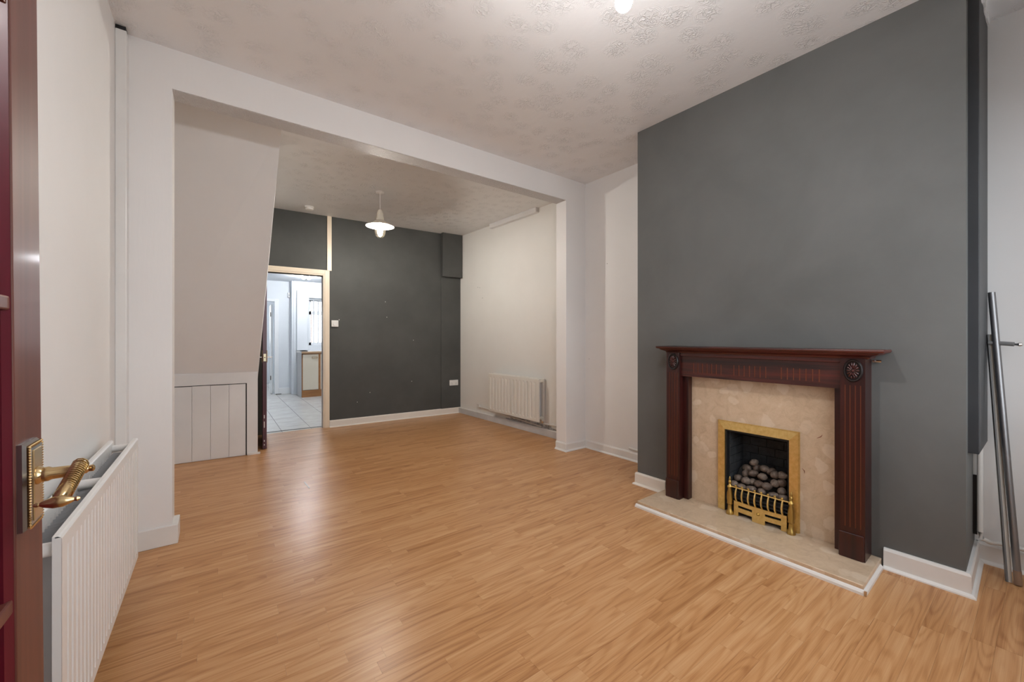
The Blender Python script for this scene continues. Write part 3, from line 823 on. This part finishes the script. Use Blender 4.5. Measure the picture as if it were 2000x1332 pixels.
# ------------------------------------------------------------------ radiators
def radiator(F, name, label, s0, s1, z0, z1, tf, tb, pitch, m, lock=True):
    rd = tag(empty(name, F((s0+s1)/2, (tf+tb)/2, z0)), label, 'radiator')
    def panel(nm, t, sgn):
        dep = .0115 if pitch < .05 else .0115
        nrib = int(round((s1-s0-.05)/pitch)); st0 = s0+.025; p = (s1-s0-.05)/nrib
        ss = [s0, s0+.012]
        dd = [0, 0]
        for k in range(nrib):
            for f, d in ((.0, 0), (.46, 0), (.58, 1), (.74, 1), (.86, 0)):
                ss.append(st0+(k+f)*p); dd.append(d)
        ss += [s1-.012, s1]; dd += [0, 0]
        zz = [(z0, 0), (z0+.028, 0), (z0+.042, 1), (z1-.058, 1), (z1-.040, 0), (z1-.007, 0), (z1-.002, -.25), (z1, -.6), (z1, -1.45)]
        vs = [(s, t - sgn*dep*(d*e if e >= 0 else -e), z) for z, e in zz for s, d in zip(ss, dd)]
        n = len(ss); fs = [(j*n+i, j*n+i+1, (j+1)*n+i+1, (j+1)*n+i) for j in range(len(zz)-1) for i in range(n-1)]
        mb = MB(F).add(vs, fs)
        mb.box(s0+.0005, s1-.0005, min(t-sgn*.0115, t-sgn*.016), max(t-sgn*.0115, t-sgn*.016), z0+.001, z1-.001)
        mb.box(s0, s0+.004, min(t-sgn*.0005, t-sgn*.016), max(t-sgn*.0005, t-sgn*.016), z0, z1-.004).box(s1-.004, s1, min(t-sgn*.0005, t-sgn*.016), max(t-sgn*.0005, t-sgn*.016), z0, z1-.004)
        return mb.build(nm, m, rd)
    panel('front_panel', tf, 1)
    panel('rear_panel', tb+.018, 1)
    ti, tj = tf-.016, tb+.018
    mb = MB(F); n = int((s1-s0-.07)/.012); rings = []
    vs = []; fs = []
    for k in range(n+1):
        s = s0+.035+k*.012; t = ti-.003 if k % 2 else tj+.004
        vs += [(s, t, z0+.06), (s, t, z1-.050)]
        vs += [(s+.004, t, z0+.06), (s+.004, t, z1-.050)]
    for k in range(len(vs)//2-1): fs.append((2*k, 2*k+2, 2*k+3, 2*k+1))
    mb.add(vs, fs).build('convector_fins', FIN, rd)
    for s in (s0+.025, (s0+s1)/2, s1-.025):
        MB(F).tube([(s, tj-.004, z1-.035), (s, ti+.004, z1-.035)], .0165, 14).build('header_tube', m, rd, smooth=True)
        MB(F).tube([(s, tj-.004, z0+.04), (s, ti+.004, z0+.04)], .0165, 14).build('header_tube', m, rd, smooth=True)
    for s in (s0+.16, s1-.16):
        MB(F).box(s-.015, s+.015, .001, tb-.0005, z0+.08, z1-.09).build('wall_bracket', m, rd)
    return rd
LW = frame_of((XL, 0), (0, 1))
rl1 = radiator(LW, 'radiator', 'long white double panel radiator beside the open red door', 1.425, 2.605, .150, .720, .134, .032, .040, RADW)
MB(LW).tube([(2.66, .08, 0), (2.66, .08, .185), (2.655, .08, .19), (2.60, .08, .19)], .008).build('tail_pipe', PIPE, rl1, smooth=True)
rr1 = radiator(RW, 'radiator', 'small cream ribbed radiator hung on the back room side wall', .50, 1.52, .177, .697, .118, .018, .069, RADC)
MB(RW).lathe([(.012, 0), (.016, .006), (.016, .028), (.010, .034), (.009, .045)], (.482, .068, .165), 'z', 12).build('valve', CHROME, rr1, smooth=True)
MB(RW).tube([(.482, .068, .20), (.51, .068, .20)], .009).build('valve_tail', CHROME, rr1, smooth=True)

# ------------------------------------------------------------------ foreground door
def DF(s, t, z):   # s: distance back from the leading edge, t: out of the face into the room
    return (-.250 + t - .0069*(z-.95), 1.074 - s, z)
dr = struct(empty('door_2', (-.27, .66, 0)), 'glossy red-brown panelled door standing open at the left edge', 'door')
DW, DH = .826, 2.0
SW = .118
bars = [.215, .317, .785, 1.253, 1.721, 1.90]
MB(DF).box(0, SW, -.038, 0, .006, DH).build('stile', DOORWOOD, dr, bevel=.002)
MB(DF).box(DW-SW, DW, -.038, 0, .006, DH).build('stile', DOORWOOD, dr, bevel=.002)
MB(DF).box(SW, DW-SW, -.038, 0, .006, .32).build('rail', DOORWOOD, dr)
MB(DF).box(SW, DW-SW, -.038, 0, 1.88, DH).build('rail', DOORWOOD, dr)
MB(DF).box(DW/2-.012, DW/2+.012, -.034, -.004, .32, 1.88).build('glazing_bar', DOORWOOD, dr)
for z in (.785, 1.253, 1.721):
    MB(DF).box(SW, DW-SW, -.034, -.003, z-.011, z+.011).build('glazing_bar', DOORWOOD, dr, bevel=.003)
zs = [.32, .785, 1.253, 1.721, 1.88]
for k in range(4):
    for a, b_ in ((SW, DW/2-.012), (DW/2+.012, DW-SW)):
        MB(DF).box(a, b_, -.024, -.016, zs[k], zs[k+1]).build('panel', DOORPANEL, dr)
MB(DF).prism([(SW-.002, -.001), (SW+.010, -.010), (SW+.010, -.016), (SW-.002, -.016)], .32, 1.88, 'z').build('beading', DOORPANEL, dr)
# lever handle on its back plate
hd = MB(DF)
y0, y1, z0, z1 = .050, .114, .893, 1.031
rg = [[(y0-o, t, z0-o), (y1+o, t, z0-o), (y1+o, t, z1+o), (y0-o, t, z1+o)] for o, t in ((0, 0), (0, .006), (-.003, .010), (-.006, .0105), (-.008, .014), (-.010, .014))]
hp_ = hd.rings(rg).build('handle_plate', HANDLE_DARK, dr)
rp = MB(DF); pts = []
per = [(y1-.005, z0+.005), (y1-.005, z1-.005), (y0+.005, z1-.005), (y0+.005, z0+.005), (y1-.005, z0+.005)]
for (a, b_), (c, d) in zip(per[:-1], per[1:]):
    n = int(math.hypot(c-a, d-b_)/.0042)
    for k in range(n):
        f = (k+.5)/n; p = (a+(c-a)*f, b_+(d-b_)*f)
        ux, uz = (c-a)/math.hypot(c-a, d-b_), (d-b_)/math.hypot(c-a, d-b_)
        q = .0022
        rp.tube([(p[0]-ux*q-uz*.0016, .0105, p[1]-uz*q+ux*.0016), (p[0]+ux*q+uz*.0016, .0135, p[1]+uz*q-ux*.0016)], .0017, 6)
rp.build('rope_edge', HANDLE, hp_, smooth=True)
MB(DF).box(y0+.014, y1-.014, .013, .0155, z0+.012, z1-.012).build('plate_face', HANDLE, hp_, bevel=.001)
ns, nz = .084, .974
MB(DF).lathe([(.0145, .012), (.0145, .017), (.0115, .021), (.0120, .027), (.0098, .031), (.0092, .060), (.0100, .064), (.0078, .067), (.0078, .071), (.0055, .074), (.0058, .079), (.003, .081)], (ns, 0, nz), 'y', 20).build('spindle_neck', HANDLE, hp_, smooth=True)
lv = MB(DF)
lv.tube([(ns-.008, .064, nz+.012), (ns+.010, .064, nz+.007), (ns+.045, .061, nz-.008), (ns+.080, .058, nz-.018), (ns+.088, .057, nz-.021)], [.006, .0095, .0085, .0098, .006], 16)
lv_ = lv.build('lever', HANDLE, hp_, smooth=True)
lr = MB(DF)
for k in range(16):
    f = k/15; s = ns+.004+f*.066; z = nz+.009-f*.026; t = .064-f*.005; r = .0104
    lr.tube([(s-.0012+r*math.cos(q)*.25, t+r*math.cos(q), z+r*math.sin(q)) for q in [2*math.pi*j/10 for j in range(11)]], .0011, 5)
lr.build('rope_twist', HANDLE, lv_, smooth=True)
MB(DF).lathe([(.0022, -.024), (.0034, -.021), (.0026, -.018), (.0052, -.014), (.0086, -.004), (.0088, .006), (.0052, .014), (.0028, .018), (.0038, .021), (.002, .024)], (ns+.090, .056, nz-.024), 'y', 16).build('lever_end', HANDLE, lv_, smooth=True)
struct(MB().box(XL, -.248, .12, .240, 0, 2.06).build('trim_7', DOORWOOD), 'red-brown hinge post of the open door', 'door frame')
struct(MB().box(XL, -.248, .12, .240, 2.06, 2.90).build('wall_nib', WHITE), 'white nib of wall above the hinge post', 'wall')

# ------------------------------------------------------------------ kitchen door (open against the stairs)
kd = struct(empty('door_3', (.42, 5.35, 0)), 'dark red glazed-pattern kitchen door standing open by the stair cupboard', 'door')
def KF(s, t, z):   # s: back from the leading edge, t: thickness to the right
    return (.399 + t + s*.07, 5.010 + s, z)
KW, KT = .66, .038
MB(KF).box(0, .10, 0, KT, .008, 1.985).build('stile', DOOREDGE, kd, bevel=.002)
MB(KF).box(KW-.10, KW, 0, KT, .008, 1.985).build('stile', DOORDARK, kd)
MB(KF).box(.10, KW-.10, 0, KT, .008, .27).build('kick_rail', simple('blackened_rail', (.012,.012,.014), .4), kd)
MB(KF).box(.10, KW-.10, 0, KT, 1.88, 1.985).build('rail', DOORDARK, kd)
for z in (.551, .908, 1.265, 1.60): MB(KF).box(.10, KW-.10, .001, KT-.001, z-.011, z+.011).build('glazing_bar', simple('worn_brown_bar', (.17,.06,.05), .4), kd)
zs = [.27, .551, .908, 1.265, 1.60, 1.88]
for k in range(5): MB(KF).box(.10, KW-.10, .014, KT-.014, zs[k], zs[k+1]).build('panel', DOORDARK, kd)
for s, z, h in ((-.0012, .335, .035), (-.0012, .235, .065), (-.0012, .085, .018), (-.0012, .045, .015)):
    MB(KF).box(s, s+.0015, .012, .019, z, z+h).build('paint_chip', PLASTIC, kd, bevel=.0005)
MB(KF).box(-.003, .001, .008, .032, .945, 1.025).build('lock_plate', simple('pale_brass_lock', (.72,.66,.46), .35, .6), kd, bevel=.001)
MB(KF).lathe([(.006, 0), (.005, .002)], (-.0035, .020, .985), 'x', 10).build('latch', METALSTRIP, kd)
for sg, t0 in ((-1, 0.0), (1, KT)):
    hpk = MB(KF).box(.03, .07, min(t0, t0+sg*.006), max(t0, t0+sg*.006), .93, 1.06).build('handle_plate', simple('aged_brass_plate', (.45,.33,.16), .35, 1.0), kd, bevel=.002)
    MB(KF).tube([(.05, t0+sg*.004, .987), (.05, t0+sg*.034, .987), (.052, t0+sg*.05, .987)], [.006, .006, .008], 10).build('lever', CHROME, hpk, smooth=True)
    MB(KF).tube([(.05, t0+sg*.040, .987), (.12, t0+sg*.040, .984)], .006, 10).build('lever', CHROME, hpk, smooth=True)

# ------------------------------------------------------------------ lamps and small fittings
def rose_and_cord(t, x, y, zc, zh, m=PLASTIC):
    MB().lathe([(.048, 0), (.046, -.012), (.036, -.022), (.012, -.026), (.006, -.030)], (x, y, zc), 'z', 24).build('ceiling_rose', m, t, smooth=True)
    MB().tube([(x, y, zc-.025), (x, y, zh)], .0032, 8).build('cord', m, t, smooth=True)
LX, LY, LZ = 1.172, .912, 2.402
l1 = tag(empty('pendant_bulb', (LX, LY, LZ)), 'bare lit bulb hanging from the front room ceiling at the top edge', 'ceiling lamp')
rose_and_cord(l1, LX, LY, CEIL, LZ+.10)
MB().lathe([(.006, .105), (.019, .095), (.021, .055), (.018, .045), (.016, .040)], (LX, LY, LZ), 'z', 20).build('lamp_holder', PLASTIC, l1, smooth=True)
MB().lathe([(.0135, .047), (.0145, .038), (.022, .022), (.029, .006), (.030, -.004), (.027, -.017), (.019, -.027), (.008, -.0315), (.001, -.032)], (LX, LY, LZ), 'z', 20).build('bulb', BULB, l1, smooth=True)

PX, PY = 1.463, 4.438
l2 = tag(empty('pendant_lamp', (PX, PY, 2.30)), 'white fisherman style pendant lamp with wide rim, glowing in the back room', 'ceiling lamp')
rose_and_cord(l2, PX, PY, CEILB, 2.60, PLASTIC)
LAMPW = simple('cream_lamp_enamel', (.74,.70,.60), .35)
MB().lathe([(.006, 2.618), (.022, 2.612), (.027, 2.595), (.034, 2.580), (.036, 2.545), (.040, 2.530), (.043, 2.500), (.040, 2.498)], (PX, PY, 0), 'z', 28).build('lamp_cap', LAMPW, l2, smooth=True)
MB().lathe([(.040, 2.500), (.055, 2.492), (.080, 2.470), (.120, 2.447), (.150, 2.436), (.152, 2.432), (.150, 2.431), (.118, 2.441), (.078, 2.463), (.052, 2.485), (.030, 2.492)], (PX, PY, 0), 'z', 40).build('shade', LAMPW, l2, smooth=True)
MB().lathe([(.056, 2.478), (.060, 2.440), (.062, 2.400), (.060, 2.360), (.048, 2.325), (.030, 2.309), (.001, 2.304), (.001, 2.306), (.029, 2.311), (.046, 2.327), (.058, 2.361), (.060, 2.400), (.058, 2.440), (.054, 2.478)], (PX, PY, 0), 'z', 28).build('glass_globe', GLOBE, l2, smooth=True)
MB().lathe([(.013, 2.478), (.014, 2.450), (.024, 2.425), (.030, 2.400), (.028, 2.375), (.018, 2.357), (.001, 2.352)], (PX, PY, 0), 'z', 20).build('bulb', BULB_BACK, l2, smooth=True)

sa = tag(empty('smoke_alarm', (.925, 5.46, CEILB-.04)), 'round white smoke alarm on the back room ceiling', 'smoke alarm')
MB().lathe([(.052, 0), (.054, -.012), (.046, -.016)], (.925, 5.46, CEILB), 'z', 24).build('base', PLASTIC, sa, smooth=True)
MB().lathe([(.046, -.014), (.048, -.022), (.044, -.036), (.030, -.040), (.001, -.041)], (.925, 5.46, CEILB), 'z', 24).build('cover', PLASTIC, sa, smooth=True)
th = tag(empty('thermostat', BW(.98, 0, 1.34)), 'square white wall thermostat beside the kitchen doorway', 'thermostat')
MB(BW).box(.939, 1.025, 0, .030, 1.343, 1.429).build('body', PLASTIC, th, bevel=.004)
MB(BW).lathe([(.030, .028), (.029, .036), (.027, .038), (.001, .038)], (.984, 0, 1.386), 'y', 24).build('dial', PLASTIC, th, smooth=True)
MB(BW).box(1.035, 1.042, 0, .003, 1.432, 1.445).build('screw_plug', PLASTIC, th)
so = tag(empty('wall_socket', BW(2.725, 0, .45)), 'double white wall socket low on the charcoal end wall', 'socket')
MB(BW).box(2.652, 2.800, .0125, .023, .442, .528).build('face_plate', PLASTIC, so, bevel=.003)
for s in (2.688, 2.764):
    for ds, dz_ in ((0, .02), (-.011, .002), (.011, .002)):
        MB(BW).box(s+ds-.0035, s+ds+.0035, .0225, .0236, .465+dz_-.003, .465+dz_+.003).build('pin_hole', MARK, so)
    MB(BW).box(s-.006+.02, s+.006+.02, .022, .026, .500, .516).build('rocker', PLASTIC, so, bevel=.001)

# ------------------------------------------------------------------ kitchen
KY0, KYW, KYD = 5.80, 9.50, 9.72
kf = MB().box(-.6, 2.75, 5.806, 12.4, -.06, -.003).build('floor_kitchen', GROUT)
struct(kf, 'pale square floor tiles of the kitchen beyond the doorway', 'floor')
pit = .335
for i in range(-5, 6):
    for j in range(0, 19):
        x0 = 1.011 + (i-1)*pit + .335*0; y0_ = 6.118 + (j-1)*pit
        if i >= 1 and i < 2: pass
        a, b_, c, d = x0+.003, x0+pit-.003, max(y0_, 5.808)+.003, y0_+pit-.003
        if a < -.6 or b_ > 2.75 or d > 12.35: continue
        MB().box(a, b_, c, d, -.012, 0).build('tile', TILE, kf)
wk = MB()
wk.box(-.7, -.6, 5.82, 9.9, 0, 2.5)
struct(wk.build('wall_kitchen_left', KWALL), 'left wall of the kitchen beyond the doorway', 'wall')
struct(MB().box(2.75, 2.87, 5.82, 9.7, 0, 2.5).build('wall_kitchen_right', KWALL), 'right wall of the kitchen beyond the doorway', 'wall')
struct(MB().box(-.7, 2.87, 5.82, 12.5, CEILK, CEILK+.1).build('ceiling_kitchen', KWALL), 'white kitchen ceiling with a lit spotlight', 'ceiling')
# kitchen-side face of the back wall
struct(MB().box(-.7, .497, 5.925, 5.94, 0, 2.5).box(1.16, 2.87, 5.925, 5.94, 0, 2.5).box(.497, 1.16, 5.925, 5.94, 2.03, 2.5).build('wall_kitchen_front', KWALL), 'kitchen side of the wall holding the doorway', 'wall')
# window wall
KX0, KX1, KZ0, KZ1 = 1.605, 2.62, 1.03, 2.05
struct(MB().box(1.315, KX0, KYW, KYW+.26, 0, CEILK+.05).box(KX1, 2.87, KYW, KYW+.26, 0, CEILK+.05).box(KX0, KX1, KYW, KYW+.26, 0, KZ0).box(KX0, KX1, KYW, KYW+.26, KZ1, CEILK+.05).build('wall_kitchen_window', KWALL),
       'pale kitchen wall around the window with hanging blinds', 'wall')
struct(MB().box(1.362, 1.568, KYW-.09, KYW+.01, .93, 2.19).build('trim_8', KWALL, bevel=.004), 'white boxed duct standing on the worktop beside the kitchen window', 'boxing')
kw = struct(empty('window_2', (2.1, KYW+.15, KZ0)), 'white framed kitchen window behind vertical blinds', 'window')
mb = MB()
for a, b_ in ((KX0, KX0+.06), (KX1-.06, KX1), (2.06, 2.12)): mb.box(a, b_, KYW+.12, KYW+.18, KZ0, KZ1)
mb.box(KX0, KX1, KYW+.12, KYW+.18, KZ0, KZ0+.06).box(KX0, KX1, KYW+.12, KYW+.18, KZ1-.06, KZ1).box(KX0, KX1, KYW+.12, KYW+.18, 1.70, 1.77)
mb.build('window_frame', UPVC, kw)
for a, b_ in ((KX0+.06, 2.06), (2.12, KX1-.06)):
    for c, d in ((KZ0+.06, 1.70), (1.77, KZ1-.06)): MB().box(a, b_, KYW+.147, KYW+.153, c, d).build('pane', GLASS, kw)
bl = tag(empty('vertical_blind', (2.1, KYW+.05, KZ0)), 'white vertical blind hanging in the kitchen window', 'blind')
MB().box(KX0+.005, KX1-.005, KYW+.03, KYW+.07, KZ1-.045, KZ1-.012).build('headrail', simple('grey_headrail', (.35,.37,.38), .4), bl)
for k in range(11):
    x = KX0+.10+k*.088; an = math.radians(62); c, s_ = .042*math.cos(an), .042*math.sin(an)
    MB().add([(x-c, KYW+.05-s_, KZ0+.03), (x+c, KYW+.05+s_, KZ0+.03), (x+c, KYW+.05+s_, KZ1-.045), (x-c, KYW+.05-s_, KZ1-.045),
              (x-c, KYW+.052-s_, KZ0+.03), (x+c, KYW+.052+s_, KZ0+.03), (x+c, KYW+.052+s_, KZ1-.045), (x-c, KYW+.052-s_, KZ1-.045)],
             [(0,1,2,3), (7,6,5,4), (0,4,5,1), (1,5,6,2), (2,6,7,3), (3,7,4,0)]).build('blind_slat', BLIND, bl)
# wall with the bathroom doorway
BX0, BX1, BZ = .30, .985, 1.955
struct(MB().box(-.7, BX0, KYD, KYD+.10, 0, CEILK+.05).box(BX1, 1.32, KYD, KYD+.10, 0, CEILK+.05).box(BX0, BX1, KYD, KYD+.10, BZ, CEILK+.05).box(1.28, 1.33, KYW+.02, KYD+.05, 0, CEILK+.05).build('wall_kitchen_back', KWALL),
       'pale blue-white kitchen wall around the bright bathroom doorway', 'wall')
tr = struct(empty('trim_9', (.65, KYD, 0)), 'white architrave around the bathroom doorway', 'door frame')
for (a, b_, c, d) in ((BX1, BX1+.075, 0, BZ+.05), (BX0-.075, BX0, 0, BZ+.05), (BX0, BX1, BZ, BZ+.05)):
    MB().box(a, b_, KYD-.018, KYD+.001, c, d).build('architrave', UPVC, tr, bevel=.003)
MB().box(BX1+.02, BX1+.125, KYD-.03, KYD-.002, 0, .012).build('dark_block', METALSTRIP, tr)
skk = MB().box(BX1+.076, 1.281, KYD-.014, KYD, 0, .13).build('baseboard_kitchen', UPVC, bevel=.003)
struct(skk, 'white kitchen skirting right of the bathroom doorway', 'skirting')
struct(MB().box(-.1, 0, KYD+.1, 12.4, 0, 2.45).build('wall_bathroom_left', KWALL), 'left wall of the bright bathroom', 'wall')
struct(MB().box(1.33, 1.43, KYD+.02, 12.4, 0, 2.45).build('wall_bathroom_right', KWALL), 'right wall of the bright bathroom', 'wall')
struct(MB().box(-.1, .08, 12.15, 12.25, 0, 2.45).box(1.02, 1.43, 12.15, 12.25, 0, 2.45).box(.08, 1.02, 12.15, 12.25, 0, 1.03).box(.08, 1.02, 12.15, 12.25, 2.07, 2.45).build('wall_bathroom_back', KWALL), 'end wall of the bright bathroom with its window', 'wall')
bw_ = struct(empty('window_3', (.55, 12.2, 1.03)), 'bathroom window beyond the white inner door', 'window')
MB().box(.08, .13, 12.17, 12.23, 1.03, 2.07).box(.97, 1.02, 12.17, 12.23, 1.03, 2.07).box(.08, 1.02, 12.17, 12.23, 1.03, 1.08).box(.08, 1.02, 12.17, 12.23, 2.02, 2.07).build('window_frame', UPVC, bw_)
MB().box(.13, .97, 12.197, 12.203, 1.08, 2.02).build('pane', GLASS, bw_)
bd = struct(empty('door_4', (.93, 10.3, 0)), 'white panel door ajar inside the bathroom doorway', 'door')
def BDF(s, t, z): return (.965 + .06*s - t, KYD+.11 + s, z)
MB(BDF).box(0, .66, 0, .038, .01, 1.90).build('leaf', UPVC, bd, bevel=.002)
for z in (.30, 1.64):
    MB(BDF).box(-.008, .002, .030, .046, z, z+.09).build('hinge', METALSTRIP, bd)
for z0, z1 in ((.15, .80), (1.0, 1.75)):
    MB(BDF).plate([.10, .13, .53, .56], [z0, z0+.03, z1-.03, z1], {(1, 1)}, .038, .044).build('panel_moulding', UPVC, bd)

cab = tag(empty('kitchen_cabinet', (1.68, 9.2, 0)), 'cream fronted kitchen base cabinet with oak trim', 'cabinet')
cx0, cx1, cy0 = 1.372, 2.70, 8.90
MB().box(cx0, cx0+.018, cy0+.002, 9.47, 0, .880).build('side_panel', CABSIDE, cab)
MB().box(cx0+.018, cx1, cy0+.03, 9.47, .10, .880).build('carcass', CABSIDE, cab)
MB().box(cx0, cx1, cy0-.002, cy0+.03, 0, .140).build('plinth', CABWOOD, cab)
MB().box(cx0, cx0+.016, cy0-.004, cy0+.02, .140, .880).box(cx0, cx1, cy0-.004, cy0+.02, .860, .880).build('oak_edge', CABWOOD, cab)
for k in range(3):
    a = cx0+.018+k*.325
    d_ = MB().box(a, a+.286, cy0-.014, cy0+.006, .146, .856).build('door', CABCREAM, cab, bevel=.003)
    MB().box(a+.287, a+.324, cy0-.012, cy0+.006, .140, .878).build('oak_stile', CABWOOD, cab)
    MB().box(a+.165, a+.265, cy0-.026, cy0-.013, .775, .782).box(a+.165, a+.172, cy0-.026, cy0-.013, .782, .812).box(a+.258, a+.265, cy0-.026, cy0-.013, .782, .812).box(a+.165, a+.265, cy0-.026, cy0-.013, .806, .812).build('handle', simple('tan_handle', (.45,.32,.17), .4), d_)
wt = tag(empty('worktop', (1.9, 9.2, .88)), 'pale worktop with tan edge on the kitchen cabinet', 'worktop')
MB().box(cx0-.006, cx1+.02, cy0-.03, 9.499, .882, .920).build('slab', WORKTOP, wt, bevel=.003)
MB().box(cx0-.008, cx1+.02, cy0-.034, cy0-.028, .884, .918).build('front_edge', WORKEDGE, wt)
tb_ = tag(empty('black_tray', (1.44, 9.0, .92)), 'small flat black tray on the left end of the kitchen worktop', 'tray')
MB().box(1.375, 1.475, 8.90, 9.10, .920, .927).build('tray_base', BLACK, tb_)
MB().plate([1.370, 1.376, 1.474, 1.480], [.920, .932], {(1, 0)}, 8.90, 9.10).build('tray_rim', BLACK, tb_)
MB().box(1.376, 1.474, 8.895, 8.901, .920, .932).box(1.376, 1.474, 9.099, 9.105, .920, .932).build('tray_rim', BLACK, tb_)
pr_ = tag(empty('motion_sensor', (1.25, KYD-.05, 2.05)), 'small white alarm motion sensor high in the kitchen corner', 'sensor')
MB().prism([(1.225, KYD), (1.277, KYD), (1.277, KYD-.03), (1.262, KYD-.055), (1.238, KYD-.055), (1.225, KYD-.03)], 2.055, 2.155, 'z').build('housing', PLASTIC, pr_, bevel=.004)
MB().box(1.238, 1.262, KYD-.058, KYD-.054, 2.075, 2.115).build('lens', simple('grey_lens', (.35,.36,.37), .4), pr_)
sp_ = tag(empty('ceiling_spotlight', (1.40, 8.59, CEILK)), 'lit spotlight fitting with two bulbs on the kitchen ceiling', 'ceiling lamp')
MB().lathe([(.055, 0), (.055, -.014), (.048, -.02), (.001, -.02)], (1.40, 8.59, CEILK), 'z', 20).build('base', UPVC, sp_, smooth=True)
for dx in (-.045, .045):
    MB().tube([(1.40+dx*.6, 8.59, CEILK-.015), (1.40+dx, 8.575, CEILK-.03)], .010, 8).build('arm', CHROME, sp_, smooth=True)
    MB().lathe([(.012, .018), (.026, .010), (.034, -.008), (.030, -.024), (.014, -.034), (.001, -.036)], (1.40+dx, 8.57, CEILK-.035), 'z', 16).build('bulb', SPOT, sp_, smooth=True)

for nm, lab, x, y in (('ceiling_spotlight', 'added unseen fill light on the kitchen ceiling nearer the doorway', 1.75, 7.1), ('ceiling_spotlight', 'added unseen fill light on the bathroom ceiling', .62, 10.9)):  # added fill lights, out of view, to brighten the cabinet front and bathroom
    t_ = tag(empty(nm, (x, y, CEILK)), lab, 'ceiling lamp')
    MB().lathe([(.09, 0), (.09, -.02), (.08, -.025)], (x, y, CEILK), 'z', 24).build('base', UPVC, t_, smooth=True)
    MB().lathe([(.078, -.024), (.07, -.04), (.045, -.055), (.001, -.06)], (x, y, CEILK), 'z', 24).build('fill_diffuser', FILL_DIFF, t_, smooth=True)

# ------------------------------------------------------------------ outdoors, beyond the windows
struct(MB().box(-4, 8, 12.45, 22, -.2, -.1).build('yard_ground', PAVING), 'grey paved yard outside the kitchen window', 'ground')
struct(MB().box(1.9, 2.2, 12.6, 18, -.1, 2.0).build('wall_yard', YARD), 'red brick yard wall seen through the kitchen blinds', 'wall')
struct(MB().box(-12, 14, -14, -.57, -.3, -.2).build('street_ground', PAVING), 'grey street outside the front window', 'ground')

# ------------------------------------------------------------------ scrap on the floor
tag(MB().prism([(.585, 3.69), (.592, 3.515), (.600, 3.515), (.596, 3.62), (.592, 3.69)], .0005, .0025, 'z').build('paper_sliver', PLASTIC), 'thin white sliver of paper lying on the laminate floor', 'paper scrap')
